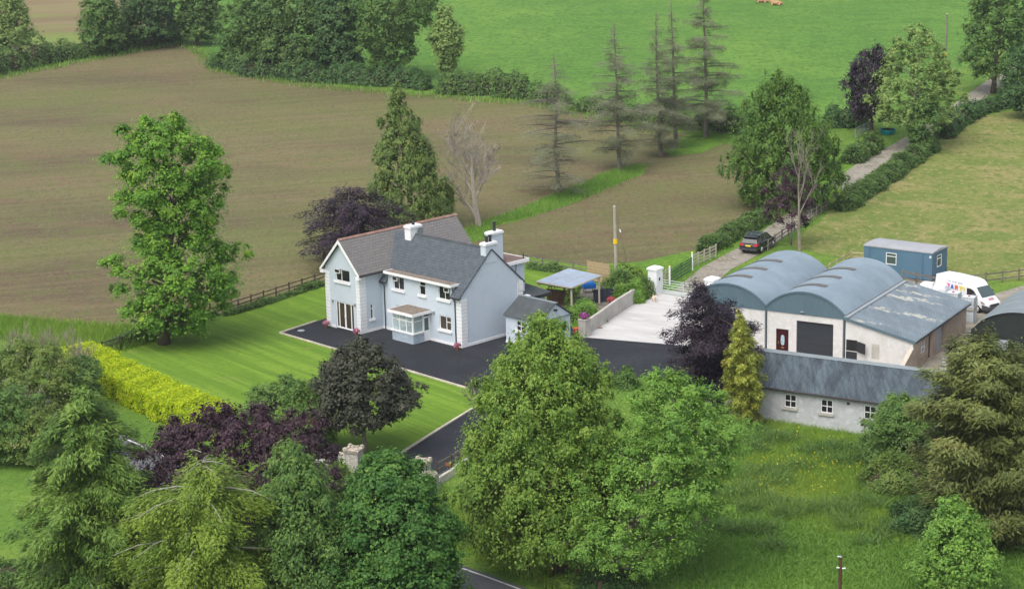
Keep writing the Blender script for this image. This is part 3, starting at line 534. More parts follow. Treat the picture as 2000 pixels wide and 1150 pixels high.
# porch
po = MB().box(-6.38,-3.82,-1.95,-1.8,.05,.85).box(-3.97,-3.82,-1.8,-.75,.05,.85).box(-6.38,-6.23,-1.8,-.02,.05,.85).build('porch_base', 'old_render', house)
mat('porch_stone', (.4,.47,.54), (.34,.41,.48), 4, .85, .4, 14, rnd=.14); mat('porch_mortar', (.5,.56,.6), None)
po.data.materials[0] = MATS['porch_mortar']
rg = random.Random(3); rowh = .115
for r in range(7):
    x = -6.4
    while x < -3.83:
        w_ = min(rg.uniform(.28,.6), -3.8-x); o = MB().box(0,w_-.014,-.03,.0,0,rowh-.012).build('stone', 'porch_stone', po); o.location = (x,-1.95-rg.uniform(0,.012),.06+r*rowh); x += w_
    y = -1.95
    while y < -.78:
        w_ = min(rg.uniform(.25,.5), -.75-y); o = MB().box(0,.03,0,w_-.014,0,rowh-.012).build('stone', 'porch_stone', po); o.location = (-3.82+rg.uniform(0,.012),y,.06+r*rowh); y += w_
MB().box(-6.45,-3.72,-2.05,-1.8,.86,.97).box(-3.97,-3.72,-1.8,-.75,.86,.97).box(-6.45,-6.2,-1.8,0,.86,.97).build('ledge', 'white_frame', po)
pg = MB()
for x in (-6.36,-5.52,-4.7): pg.box(x,x+.07,-1.95,-1.88,.97,2.42)
pg.box(-3.97,-3.84,-1.95,-1.82,.97,2.42); pg.box(-3.93,-3.85,-.82,-.72,.0,2.42); pg.box(-3.93,-3.85,-.08,0,0,2.42)
pg.box(-6.29,-3.97,-1.95,-1.88,1.88,1.95); pg.box(-3.92,-3.85,-1.82,-.82,1.88,1.95); pg.box(-6.36,-3.84,-1.96,-1.87,2.38,2.46); pg.box(-3.94,-3.84,-1.87,0,2.38,2.46); pg.box(-6.36,-6.28,-.1,0,.97,2.42); pg.box(-6.36,-6.29,-1.88,-.1,1.88,1.95)
pf = pg.build('porch_frame', 'white_frame', house)
for a, b in ((-6.28,-5.53),(-5.44,-4.71),(-4.62,-3.98)):
    for z0, z1 in ((.98,1.87),(1.96,2.37)): MB().box(a,b,-1.92,-1.905,z0,z1).build('pane', 'porch_glass', pf)
for z0, z1 in ((.98,1.87),(1.96,2.37)):
    MB().box(-3.89,-3.875,-1.81,-.83,z0,z1).build('pane', 'porch_glass', pf); MB().box(-6.33,-6.315,-1.86,-.12,z0,z1).build('pane', 'porch_glass', pf)
dd = MB().box(-3.92,-3.86,-.72,-.64,.05,2.15).box(-3.92,-3.86,-.17,-.09,.05,2.15).box(-3.92,-3.86,-.64,-.17,.05,.95).box(-3.92,-3.86,-.64,-.17,2.02,2.15).build('porch_door', 'white_frame', house)
MB().box(-3.9,-3.88,-.64,-.17,.95,2.02).build('pane', 'screen_glass', dd); MB().box(-3.85,-3.82,-.2,-.16,1.0,1.12).build('handle', 'chrome', dd)
MB().box(-6.2,-3.98,-.06,-.04,.1,2.3).build('inner_wall', 'inside', pf); MB().box(-6.2,-3.98,-1.75,-.08,.04,.06).build('porch_floor', 'inside', pf)
pr = MB().box(-6.62,-3.58,-2.18,-.0,2.56,2.66).build('porch_roof', 'gravel_roof', house); MB().box(-6.66,-3.54,-2.24,-2.18,2.44,2.68).box(-3.58,-3.52,-2.18,0,2.44,2.68).box(-6.68,-6.62,-2.18,0,2.44,2.68).box(-6.6,-3.6,-2.18,-.02,2.46,2.52).build('fascia', 'white_frame', pr)
for x, y, z in ((-13.3,-P_-.1,2.25),(-10.4,-P_-.1,2.35),(-3.3,-.1,2.35)): MB().tube([(x,y,z),(x,y,z+.25),(x,y,z+.3)], [.06,.1,.02], 6).build('wall_lamp', 'galvanised', house)
# porch plant inside the glass
# ---- outhouse beside the gable
oh = thing('outhouse', 'small pale blue outhouse with dark felt gable roof beside the house', 'outbuilding', (-4.175,157.9,0), -45.33)
ow = MB(); ow.wall('y', 3.62, 1.5, 5.45, .2, 2.45, [(2.7,3.7,1.25,2.1)], .15); ow.prism([(3.78,0),(7.15,0),(7.15,2.45),(5.38,3.6),(3.78,2.55)], 'x', 1.5, 5.45); ow.prism([(3.62,.2),(7.15,.2),(7.15,2.45),(5.38,3.58),(3.62,2.45)], 'x', 5.44, 5.47); ow.prism([(3.62,.2),(7.15,.2),(7.15,2.45),(5.38,3.58),(3.62,2.45)], 'x', 1.48, 1.5); ow.build('wall', 'house_render', oh)
MB().box(1.46,5.5,3.57,3.78,0,.2).box(5.45,5.5,3.78,7.15,0,.2).build('plinth', 'white_paint', oh)
window(oh, 'y', 3.62, 2.7, 3.7, 1.25, 2.1, [(0,.5,0,.5),(.5,1,0,.5),(0,.5,.5,1),(.5,1,.5,1)], fw=.05, sillm='white_paint')
for i in range(4):
    x0 = 1.36+i*1.06; slab('felt_strip', 'felt_roof', oh, (x0,3.4,2.36),(x0+1.05,3.4,2.36),(x0+1.05,5.38,3.66),(x0,5.38,3.66),.05+.004*(i % 2))
    slab('felt_strip', 'felt_roof', oh, (x0,7.35,2.36),(x0+1.05,7.35,2.36),(x0+1.05,5.38,3.66),(x0,5.38,3.66),.05+.004*(i % 2))
MB().box(1.3,5.66,5.25,5.51,3.66,3.75).build('ridge_cap', 'dark_shed_roof', oh)
MB().box(5.47,5.55,3.6,7.2,2.36,2.46).build('gable_band', 'dark_shed_roof', oh)
MB().box(5.47,5.6,5.2,5.32,3.05,3.2).box(5.47,5.6,5.42,5.54,3.0,3.15).build('flood_light', 'dark_metal', oh)

# ================================================================ SHEDS (local x along the fronts, y into the depth)
SH = -30.8; A0 = (20.29, 154.18)
_c, _s = math.cos(R_(SH)), math.sin(R_(SH))
def shp(x, y): return (A0[0]+_c*x-_s*y, A0[1]+_s*x+_c*y)
SW, SL, EV, RISE = 6.62, 13.2, 3.9, 1.5
RAD = (SW*SW/4+RISE*RISE)/(2*RISE)
def arc(n, a=0., b=1., dr=0.):
    h = math.asin(SW/2/RAD); return [(SW/2+(RAD+dr)*math.sin(-h+2*h*(a+(b-a)*i/n)), EV+RISE-RAD+(RAD+dr)*math.cos(-h+2*h*(a+(b-a)*i/n))) for i in range(n+1)]
def barrel(label, x0, lights, doors):
    sh = thing('barrel_shed', label, 'shed', (*shp(x0, 0), 0), SH, 'barrel-roofed farm sheds')
    w = MB(); w.wall('y', 0, .1, SW-.1, 0, EV-.28, [d[1] for d in doors], .25); w.box(.1, SW-.1, .26, .4, 0, EV-.28) if not doors else None
    w.box(.1,.3,.25,SL-.1,0,EV-.1); w.box(SW-.3,SW-.1,.25,SL-.1,0,EV-.1); w.box(.3,SW-.3,SL-.3,SL-.1,0,EV); w.box(.3,SW-.3,.25,.3,0,EV-.3)
    w.build('wall', 'white_wash', sh)
    pts = arc(16, dr=-.03); gb = MB(); n = 17
    # vertical corrugated gable cladding
    xs = np.linspace(.05, SW-.05, 90)
    vs = []; fs = []
    for i, x in enumerate(xs):
        top = EV+RISE-RAD+math.sqrt(max(0, (RAD-.04)**2-(x-SW/2)**2)); yy = -.06-.022*(i % 2)
        vs += [(x, yy, EV-.3), (x, yy, max(top, EV-.29))]
    for i in range(len(xs)-1): fs.append((2*i, 2*i+2, 2*i+3, 2*i+1))
    gb.add(vs, fs).build('gable_cladding', 'teal_cladding', sh)
    rim = MB(); o1, o2 = arc(16, dr=.09), arc(16, dr=-.03)
    for i in range(16): rim.add([(o1[i][0],-.14,o1[i][1]),(o1[i+1][0],-.14,o1[i+1][1]),(o2[i+1][0],-.14,o2[i+1][1]),(o2[i][0],-.14,o2[i][1]),(o1[i][0],0,o1[i][1]),(o1[i+1][0],0,o1[i+1][1]),(o2[i+1][0],0,o2[i+1][1]),(o2[i][0],0,o2[i][1])], [(0,1,2,3),(0,1,5,4),(2,3,7,6)])
    rim.build('roof_edge', 'teal_cladding', sh)
    def strip(a, b, dr, y0, y1, nseg=12):
        m_ = MB(); p = arc(nseg, a, b, dr); 
        for i in range(nseg): m_.add([(p[i][0],y0,p[i][1]),(p[i+1][0],y0,p[i+1][1]),(p[i+1][0],y1,p[i+1][1]),(p[i][0],y1,p[i][1])], [(0,1,2,3)])
        return m_
    s1 = strip(0,.63,.05,0,1.045); s1.v = s1.v; a1 = s1.build('roof_sheet', 'shed_roof', sh, smooth=True); a1.location = (0,-.1,0)
    a2 = strip(.62,1,.058,0,1.045).build('roof_sheet', 'shed_roof', sh, smooth=True); a2.location = (0,-.1,0)
    for i in range(1, 13):
        dz = .004*(i % 2); piece('roof_sheet', a1, sh, (0,-.1+i*1.03,dz)); piece('roof_sheet', a2, sh, (0,-.1+i*1.03,dz))
    l0 = None
    for y in lights:
        if l0 is None: l0 = strip(.14,.6,.09,0,.66).build('roof_light', 'roof_light', sh); l0.location = (0,y,0)
        else: piece('roof_light', l0, sh, (0,y,0))
    MB().tube([(SW,-.06,0),(SW,-.06,EV)], [.07,.07], 6).build('gutter_post', 'teal_cladding', sh)
    MB().box(SW-.12,SW+.12,0,SL,EV-.05,EV+.05).build('valley_gutter', 'dark_shed_roof', sh)
    return sh
s1_ = barrel('left blue-grey barrel-roofed shed next to the concrete apron', -SW, (2.6,5.6,8.8), [])
MB().box(1.2,3.9,-.04,.02,.1,2.9).build('dark_door', 'dark_metal', s1_)
s2_ = barrel('right blue-grey barrel-roofed shed with roller shutter and red door', 0, (2.3,5.4,8.6), [('roller',(2.62,5.72,0,3.05)),('door',(.88,1.95,0,2.2))])
rl = MB().prism([(0,0),(-.028,.012),(-.028,.06),(0,.078)], 'x', 2.63, 5.71).build('shutter_slat', 'roller_slat', s2_); rl.location = (0,.18,.0)
for i in range(1, 38): piece('shutter_slat', rl, s2_, (0,.18,i*.081))
MB().box(2.62,5.72,.16,.24,0,3.05).build('shutter_backing', 'roller_slat', s2_)
rd = MB().box(.95,1.88,.08,.14,.02,2.13).build('red_door', 'red_door', s2_); MB().box(.88,.95,.04,.15,0,2.2).box(1.88,1.95,.04,.15,0,2.2).box(.95,1.88,.04,.15,2.13,2.2).build('frame', 'red_door', rd)
pnl = [(1.42+.17*math.cos(a)*(1), 1.28+.43*math.copysign(abs(math.sin(a))**.7, math.sin(a))) for a in np.linspace(0, 2*math.pi, 16, endpoint=False)]
MB().prism(pnl, 'y', .06, .08).build('pane', 'stained_pane', rd); MB().box(1.3,1.55,.055,.08,.62,.7).box(1.02,1.08,.04,.08,.95,1.15).build('letter_plate', 'brass', rd)
MB().box(3.0,3.3,-.2,-.08,3.78,3.86).box(3.12,3.18,-.24,-.1,3.86,3.92).build('flood_light', 'galvanised', s2_)
# lean-to on the right of the sheds
lt = thing('lean_to', 'lean-to shed with ribbed rusty tin roof beside the barrel sheds', 'shed', (*shp(SW,0),0), SH)
LW, LE = 5.75, 2.42
lw = MB(); k3 = (EV-.25-LE)/LW
lw.add([(.12,0,0),(LW-.1,0,0),(LW-.1,0,LE-.05),(.12,0,EV-.32)], [(0,1,2,3)]); lw.box(.12,.2,.1,SL-.1,0,EV-.4); lw.add([(.12,SL-.2,0),(LW-.1,SL-.2,0),(LW-.1,SL-.2,LE-.05),(.12,SL-.2,EV-.32)], [(0,1,2,3)]); lw.build('front_wall', 'white_wash', lt)
bw = MB(); bw.wall('x', LW-.1, .0, SL-.2, 0, LE-.06, [(1.9,2.9,.95,1.9),(3.6,4.3,.1,2.1),(5.6,7.2,.1,2.15)], -.2); bw.build('side_wall', 'brown_block', lt)
ww = window(lt, 'x', LW-.1, 1.9, 2.9, .95, 1.9, [(0,.33,0,.5),(.33,.66,0,.5),(.66,1,0,.5),(0,.33,.5,1),(.33,.66,.5,1),(.66,1,.5,1)], out=1, sillm='brown_block', fw=.05)
MB().box(LW-.28,LW-.22,3.6,4.3,.1,2.1).build('plank_door', 'brown_wood', lt); MB().box(LW-.28,LW-.22,5.6,7.2,.1,2.15).build('tin_door', 'light_panel', lt)
for i in range(16):
    m_ = MB(); prof = []
    for r in range(2):
        b = r*.42; prof += [(b,0),(b+.27,0),(b+.3,.12),(b+.39,.12),(b+.42,0)]
    prof.append((.86,0)); vs = []; fs = []
    for (py, pz) in prof: vs += [(.02,py,EV-.12+pz),(LW+.15,py,EV-.12-(LW+.13)*k3*1.05+pz)]
    for q in range(len(prof)-1): fs.append((2*q,2*q+1,2*q+3,2*q+2))
    if i == 0: rs0 = m_.add(vs, fs).build('roof_sheet', 'old_tin', lt); rs0.location = (0,-.12,0)
    else: piece('roof_sheet', rs0, lt, (0,-.12+i*.84,.004*(i % 2)))
MB().box(.0,.42,-.12,SL,EV-.12,EV-.03).build('flashing', 'galvanised', lt)
zl = EV-.12-(LW+.13)*k3*1.05
MB().bar((.05,-.14,EV-.2),(LW+.15,-.14,zl-.06),.05,.2).build('front_fascia', 'teal_cladding', lt); MB().box(LW+.12,LW+.2,-.15,SL+.1,zl-.12,zl-.02).build('side_gutter', 'gutter', lt)
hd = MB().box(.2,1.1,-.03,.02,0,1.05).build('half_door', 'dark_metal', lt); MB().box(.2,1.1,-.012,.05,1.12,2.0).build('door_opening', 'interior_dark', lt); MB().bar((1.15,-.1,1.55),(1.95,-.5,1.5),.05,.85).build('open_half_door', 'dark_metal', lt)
MB().box(2.3,2.95,-.012,.0,.7,1.9).build('patch', 'old_render', lt)
# low wall with stone coping running from the lean-to corner
yw = thing('yard_wall', 'brown yard wall with sloping coping from the lean-to corner', 'wall', (*shp(SW+LW,0),0), SH)
MB().prism([(-3.1,0),(-.15,0),(-.15,1.95),(-2.9,.95)], 'y', -.55, -.3).build('wall', 'brown_block', yw) if False else MB().prism([(-2.6,0),(0,0),(0,1.85),(-2.6,.75)], 'x', -.32, -.1).build('wall', 'brown_block', yw)
MB().bar((-.21,.02,1.9),(-.21,-2.7,.76),.34,.1).build('coping', 'cap_stone', yw)
# ---- long outbuilding
OB = (17.45, 136.75); ob = thing('long_outbuilding', 'long low whitewashed outbuilding with weathered corrugated roof', 'outbuilding', (*OB,0), -30.6)
OL0, OL1, OD, OE, ORG = -2.6, 15.2, 6.5, 2.62, 4.25
wins = [(2.05,2.95,1.25,2.22),(4.8,5.7,1.22,2.2),(8.0,8.9,1.2,2.18),(11.2,12.1,1.2,2.18)]
o_ = MB(); o_.wall('y', 0, OL0, OL1, -.3, OE, wins, .16); o_.prism([(.17,-.3),(OD,-.3),(OD,OE),(OD/2,ORG-.05),(.17,OE)], 'x', OL0, OL1); o_.build('wall', 'blue_grey_wash', ob)
for a, b, c, d in wins: window(ob, 'y', 0, a, b, c, d, [(0,.5,0,.5),(.5,1,0,.5),(0,.5,.5,1),(.5,1,.5,1)], sillm='old_render', fw=.06)
MB().box(6.75,6.95,-.02,.02,2.05,2.25).build('air_vent', 'dark_metal', ob)
kk = (ORG-OE)/(OD/2); wv = [(i*.0475, .036*math.cos(i*math.pi/2)) for i in range(21)]
for side in (0, 1):
    vs = []; fs = []
    for px, pz in wv:
        y0, y1 = (-.28, OD/2) if side == 0 else (OD+.28, OD/2)
        vs += [(px,y0,OE-.28*kk+.1+pz),(px,y1,ORG+.1+pz)]
    for q in range(len(wv)-1): fs.append((2*q,2*q+2,2*q+3,2*q+1))
    r0 = MB().add(vs, fs).build('roof_sheet', 'weathered_tin', ob); r0.location = (OL0-.15,0,0)
    for i in range(1, 19): piece('roof_sheet', r0, ob, (OL0-.15+i*.95,0,.008*(i % 2)))
MB().prism([(OD/2-.3,ORG+.0),(OD/2,ORG+.17),(OD/2+.3,ORG+.0),(OD/2,ORG+.14)], 'x', OL0-.15, OL1+.15).build('ridge_cap', 'dark_shed_roof', ob)
MB().tube([(OL0-.1,-.32,OE-.06),(OL1+.1,-.32,OE-.06)], [.065,.065], 6).build('gutter', 'gutter', ob)
# ---- dark barrel shed at the right edge
DK = (35.6, 149.4); dk = thing('dark_shed', 'near-black barrel-roofed shed at the right edge with pale panel', 'shed', (*DK,0), -29)
DWI, DH, DR, DLE = 7.6, 2.9, 1.7, 9.0; rad = (DWI*DWI/4+DR*DR)/(2*DR); hA = math.asin(DWI/2/rad)
ar = [(DWI/2+rad*math.sin(-hA+2*hA*i/18), DH+DR-rad+rad*math.cos(-hA+2*hA*i/18)) for i in range(19)]
MB().prism([(0,0),(DWI,0)]+ar[::-1], 'y', 0, DLE).build('wall', 'dark_shed', dk)
for j in range(9):
    m_ = MB(); a2_ = [(DWI/2+(x-DWI/2)*1.02, z+.06) for x, z in ar]
    for i in range(18): m_.add([(a2_[i][0],0,a2_[i][1]),(a2_[i+1][0],0,a2_[i+1][1]),(a2_[i+1][0],1.03,a2_[i+1][1]),(a2_[i][0],1.03,a2_[i][1])], [(0,1,2,3)])
    if j == 0: q0 = m_.build('roof_sheet', 'dark_shed_roof', dk, smooth=True); q0.location = (0,-.12,0)
    else: piece('roof_sheet', q0, dk, (0,-.12+j*1.03,.008*(j % 2)))
MB().box(2.1,2.95,-.04,-.005,.8,2.35).build('pale_panel', 'light_panel', dk); MB().tube([(-.02,-.08,DH-.1),(-.1,-.1,2.2),(.02,-.06,1.9)], [.05]*3, 6).build('downpipe', 'galvanised', dk)
# ---- portable cabin
cb = thing('portable_cabin', 'blue portable site cabin with grey roof behind the sheds', 'cabin', (32.9, 181.0, 0), -36.2)
CL, CD, CH_ = 6.85, 3.3, 2.62
c_ = MB(); c_.wall('y', 0, 0, CL, .1, CH_, [(2.25,3.3,1.15,2.25)], .1); c_.wall('x', CL, 0, CD, .1, CH_, [(1.05,2.05,1.15,2.25)], -.1); c_.box(0,CL-.1,.1,CD,.1,CH_); c_.box(CL-.1-.001,CL-.09,.1,CD,.1,CH_); c_.build('wall', 'cabin_blue', cb)
for x in (.5, CL-1.0): MB().box(x,x+.1,-.07,-.002,.05,CH_).build('steel_upright', 'cabin_blue', cb)
MB().loft([[(-.06,-.06,CH_),(CL+.06,-.06,CH_),(CL+.06,CD+.06,CH_),(-.06,CD+.06,CH_)],[(-.06,-.06,CH_+.1),(CL+.06,-.06,CH_+.1),(CL+.06,CD+.06,CH_+.1),(-.06,CD+.06,CH_+.1)],[(-.02,CD/2-.4,CH_+.24),(CL+.02,CD/2-.4,CH_+.24),(CL+.02,CD/2+.4,CH_+.24),(-.02,CD/2+.4,CH_+.24)]]).build('roof', 'cabin_roof', cb)
window(cb, 'y', 0, 2.25, 3.3, 1.15, 2.25, [(0,1,0,.7),(0,1,.7,1)], sill=False, rec=.04, fw=.06, glass='screen_glass'); window(cb, 'x', CL, 1.05, 2.05, 1.15, 2.25, [(0,1,0,.7),(0,1,.7,1)], out=1, sill=False, rec=.04, fw=.06, glass='screen_glass')
MB().box(CL-.25,CL-.1,-.08,-.005,2.2,2.4).build('lamp', 'white_paint', cb)
for x in (.6, CL-.8): MB().box(x,x+.3,.3,CD-.3,0,.1).build('support_block', 'old_render', cb)
# ================================================================ FENCES, WALLS, GATES
def fence(name, label, pts, rails, h, pm, rm, post=.1, rw=.09, rt=.035, step=1.9, group=None, cat='fence', diag=False):
    o = pts[0]; z0 = zg(o[1]); t = thing(name, label, cat, (*o, z0), 0, group); w = []
    for a, b in zip(pts, pts[1:]):
        a, b = Vector(a), Vector(b); n = max(1, round((b-a).length/step)); w += [a.lerp(b, i/n) for i in range(n)]
    w.append(Vector(pts[-1])); pmsh = MB().box(-post/2,post/2,-post/2,post/2,-.1,h+.08).build('post', pm, t).data
    bpy.data.objects.remove(t.children[0]); rg = random.Random(len(label))
    for i, p in enumerate(w):
        q = w[min(i+1, len(w)-1)]-w[max(i-1, 0)]
        piece('post', pmsh, t, (p.x-o[0], p.y-o[1], zg(p.y)-z0), (rg.uniform(-.02,.02), rg.uniform(-.03,.03), math.atan2(q.y, q.x)))
    for a, b in zip(w, w[1:]):
        for k in range(rails):
            z = h*(k+.75)/rails; A = Vector((a.x-o[0], a.y-o[1], zg(a.y)-z0+z+rg.uniform(-.02,.02))); B = Vector((b.x-o[0], b.y-o[1], zg(b.y)-z0+z+rg.uniform(-.02,.02)))
            if rw < .03: MB().tube([A, (A+B)/2-Vector((0,0,.03)), B], [rw/2]*3, 4, False).build('wire', rm, t)
            else: MB().bar(A, B, rt, rw).build('rail', rm, t)
    return t
fence('rail_fence', 'dark rail fence between lawn and tilled field left of the house', [(-33.87, 158.30),(-30.41, 162.81),(-25.37, 170.47),(-21.46, 176.05),(-17.31, 182.20)], 3, 1.15, 'dark_fence_wood', 'dark_fence_wood')
fence('rail_fence', 'weathered rail fence behind the back lawn and the pergola', [(-5.91, 189.20),(1.54, 186.89),(7.26, 182.22),(9.31, 179.96)], 3, 1.1, 'grey_wood', 'grey_wood')
fence('rail_fence', 'pale timber fence panel beside the lane below the hedge', [(17.24, 184.80),(19.88, 188.58)], 4, 1.25, 'pale_wood', 'pale_wood', step=1.2, rw=.14)
fence('rail_fence', 'pale timber fence panel behind the far gate pillar', [(13.83, 177.50),(14.60, 179.43)], 4, 1.3, 'pale_wood', 'pale_wood', step=1.0, rw=.14)
fence('rail_fence', 'old rail fence on the right of the lane by the black car', [(25.24, 190.75),(28.06, 196.50),(31.37, 203.03),(33.65, 207.61)], 3, 1.15, 'grey_wood', 'grey_wood')
fence('rail_fence', 'new pale rail fence climbing behind the barrel sheds', [(28.60, 178.44),(32.40, 184.97),(33.71, 184.61)], 3, 1.2, 'fresh_wood', 'fresh_wood', rw=.12)
fence('rail_fence', 'grey rail fence in front of the blue cabin', [(35.81, 176.92),(37.71, 174.56),(39.00, 173.08)], 2, 1.2, 'grey_wood', 'grey_wood', rw=.16)
fence('rail_fence', 'weathered rail fence along the field edge by the van', [(40.32, 174.89),(43.00, 175.41),(46.34, 176.67),(72,184)], 2, 1.1, 'grey_wood', 'grey_wood', rw=.12)
fence('wire_fence', 'post and wire fence along the roadside verge', [(-4.10, 114.66),(-2.86, 113.37),(-1.12, 110.91),(0.58, 109.02),(3.39, 105.89),(8,98),(18,88)], 3, 1.15, 'brown_wood', 'cable', post=.12, rw=.016, step=2.2)
fence('rail_fence', 'dark rail fence beside the entrance drive under the lime tree', [(-5.27, 125.16),(-4.33, 126.75),(-3.23, 129.02)], 3, 1.25, 'dark_fence_wood', 'grey_wood', step=1.6, rw=.13)
fence('rail_fence', 'short slatted fence between patio and back lawn', [(3.39, 177.14),(5.24, 179.35)], 2, .8, 'dark_fence_wood', 'dark_fence_wood', step=.4, post=.06)
# drive wall beside the concrete apron
def wallthing(name, label, pts, hs, th, m, cap=None, capm='cap_stone', cat='wall', seg=None):
    o = pts[0]; t = thing(name, label, cat, (*o, zg(o[1])))
    for i, (a, b) in enumerate(zip(pts, pts[1:])):
        d = (Vector(b)-Vector(a)).normalized(); n = Vector((-d.y, d.x))*th/2; A = Vector(a)-Vector(o); B = Vector(b)-Vector(o)
        vs = [(A-n).to_3d(), (A+n).to_3d(), (B+n).to_3d(), (B-n).to_3d()]; top = [v+Vector((0,0,hs[i])) for v in vs[:2]]+[v+Vector((0,0,hs[i+1])) for v in vs[2:]]
        MB().add(vs+top, [(0,1,2,3),(4,5,6,7),(0,1,5,4),(1,2,6,5),(2,3,7,6),(3,0,4,7)]).build('wall_section', m, t)
    return t
wallthing('drive_wall', 'weathered rendered wall along the concrete apron with ivy on top', [(5.92, 160.89),(7.44, 163.94),(9.09, 167.79),(10.66, 171.28),(12.10, 174.35)], [1.15,1.3,1.35,1.3,.95], .24, 'old_render')
wp = thing('wall_pillar', 'square rendered end pillar of the drive wall with purple flowers on top', 'pillar', (*(5.99, 160.72), 0), -38)
MB().box(-.36,.36,-.36,.36,0,1.45).build('shaft', 'old_render', wp); MB().box(-.4,.4,-.4,.4,1.45,1.52).build('cap', 'old_render', wp)
def gate_pillar(label, loc, w=.95, h=2.15):
    t = thing('gate_pillar', label, 'pillar', (*loc, 0), -40, 'white gate pillars by the apron'); a = w/2
    MB().box(-a,a,-a,a,0,h).build('shaft', 'white_paint', t); MB().loft([[(-a-.08,-a-.08,h),(a+.08,-a-.08,h),(a+.08,a+.08,h),(-a-.08,a+.08,h)],[(-a-.08,-a-.08,h+.16),(a+.08,-a-.08,h+.16),(a+.08,a+.08,h+.16),(-a-.08,a+.08,h+.16)],[(-a*.7,-a*.7,h+.3),(a*.7,-a*.7,h+.3),(a*.7,a*.7,h+.3),(-a*.7,a*.7,h+.3)]]).build('cap', 'white_paint', t)
    MB().box(a,a+.06,-.1,.05,1.2,1.45).build('hinge_box', 'dark_metal', t); return t
gate_pillar('tall white gate pillar at the end of the ivy-covered wall', (13.01, 175.42)); gate_pillar('white gate pillar beside the left barrel shed', (17.89, 172.65), h=1.7)
wallthing('gate_wing_wall', 'short white wall joining the gate pillar to the left shed', [(18.26, 172.24),(19.92, 170.77)], [1.3,1.3], .25, 'white_paint')
def field_gate(name, label, a, b, h, m, bars=5, mesh=False, group=None):
    a, b = Vector(a), Vector(b); L_ = (b-a).length; t = thing(name, label, 'gate', (a.x, a.y, zg(a.y)), math.degrees(math.atan2(b.y-a.y, b.x-a.x)), group); dz = zg(b.y)-zg(a.y)
    for x in (0, L_/2, L_): MB().tube([(x,0,.12+dz*x/L_),(x,0,h+(.0 if x != L_/2 else .12)+dz*x/L_)], [.03,.03], 6).build('upright', m, t)
    for k in range(bars):
        z = .15+(h-.15)*(k/(bars-1))**.9; MB().tube([(0,0,z),(L_,0,z+dz)], [.032,.032], 6).build('bar', m, t)
    MB().tube([(0,0,.2),(L_/2,0,h+dz/2)], [.02,.02], 5).build('brace', m, t)
    if mesh:
        for i in range(1, int(L_/.28)): MB().tube([(i*.28,0,.1),(i*.28,0,h)], [.016,.016], 4).build('mesh_wire', m, t)
        for i in range(1, 6): MB().tube([(0,0,h*i/6),(L_,0,h*i/6+dz)], [.016,.016], 4).build('mesh_wire', m, t)
    return t
field_gate('field_gate', 'pale green tubular gate closing the concrete apron from the lane', (13.52, 174.79), (17.21, 171.77), 1.35, 'green_gate', 6)
field_gate('mesh_gate', 'dark green mesh field gate beside the lane', (14.59, 178.23), (17.05, 183.33), 1.35, 'green_mesh', 5, True)
for lab, px in (('pale gate post left of the green mesh gate', (14.55, 178.23)), ('white gate post right of the green mesh gate', (17.14, 183.75))):
    t = thing('gate_post', lab, 'post', px, 0, 'posts of the mesh gate'); MB().tube([(0,0,0),(0,0,1.75)], [.09,.085], 8).build('shaft', 'white_paint', t); MB().tube([(0,0,1.75),(0,0,1.8)], [.1,.07], 8).build('cap', 'yellow_sign', t)
field_gate('field_gate', 'galvanised gate standing open by the lane under the pale tree', (43.48, 246.92), (46.74, 252.51), 1.3, 'galvanised', 5)
field_gate('field_gate', 'galvanised yard gate with blue drum behind it beside the lean-to', (33.0,147.2), (36.2,145.6), 1.25, 'galvanised', 5)
fr = thing('iron_gate', 'thin green iron railing gate by the front gate pillar', 'gate', (*(-10.10, 126.74), 0), 15)
for i in range(17): MB().tube([(i*.13,0,.05),(i*.13,0,1.25)], [.012,.012], 5).build('bar', 'green_mesh', fr)
for z in (.12, 1.12): MB().tube([(0,0,z),(2.1,0,z)], [.016,.016], 5).build('rail', 'green_mesh', fr)
# stone entrance piers with rubble caps
rubble = [MB().add([(x*(1+.12*math.sin(7*i+x)), y*(1+.1*math.cos(5*i+y*3)), z*(1+.1*math.sin(i+z*2))) for x in (-.11,.11) for y in (-.09,.09) for z in (0,.12)]+[(0,0,.17)], [(0,1,3,2),(4,6,7,5),(0,4,5,1),(2,3,7,6),(0,2,6,4),(1,5,8),(5,7,8),(7,3,8),(3,1,8)]).build('stone_source', 'cap_stone') for i in range(4)]
rub = [o.data for o in rubble]
for o in rubble: bpy.data.objects.remove(o)
def stones(t, spots, seed):
    rg = random.Random(seed)
    for p in spots: piece('cap_stone', rg.choice(rub), t, p, (rg.uniform(-.2,.2), rg.uniform(-.2,.2), rg.uniform(0,6)), (rg.uniform(.6,.95),)*3)
def pier(label, loc, h, w):
    t = thing('entrance_pier', label, 'pillar', (*loc, 0), -20, 'piers at the road entrance'); a = w/2
    MB().box(-a,a,-a,a,0,h).build('shaft', 'pillar_stone', t); MB().box(-a-.06,a+.06,-a-.06,a+.06,h,h+.12).build('cap_slab', 'cap_stone', t)
    n = int(w/.17); sp = []
    for i in range(n+1):
        u = -a+.02+i*(w-.04)/n; sp += [(u,-a,h+.12),(u,a,h+.12),(-a,u,h+.12),(a,u,h+.12)]
    stones(t, sp, 4)
    for sx in (-1, 1):
        for sy in (-1, 1): piece('corner_stone', rub[0], t, (sx*a*.9,sy*a*.9,h+.16), (0,0,1), (1.0,1.0,1.3))
    return t
pr1 = pier('left stone entrance pier with rubble cap below the dark maple', (-10.75, 125.85), 1.95, .95); MB().box(.54,.6,-.2,.05,.9,1.6).build('letter_box', 'dark_metal', pr1)
pr2 = pier('right stone entrance pier with rubble cap beside the drive', (-6.13, 122.80), 2.0, .95)
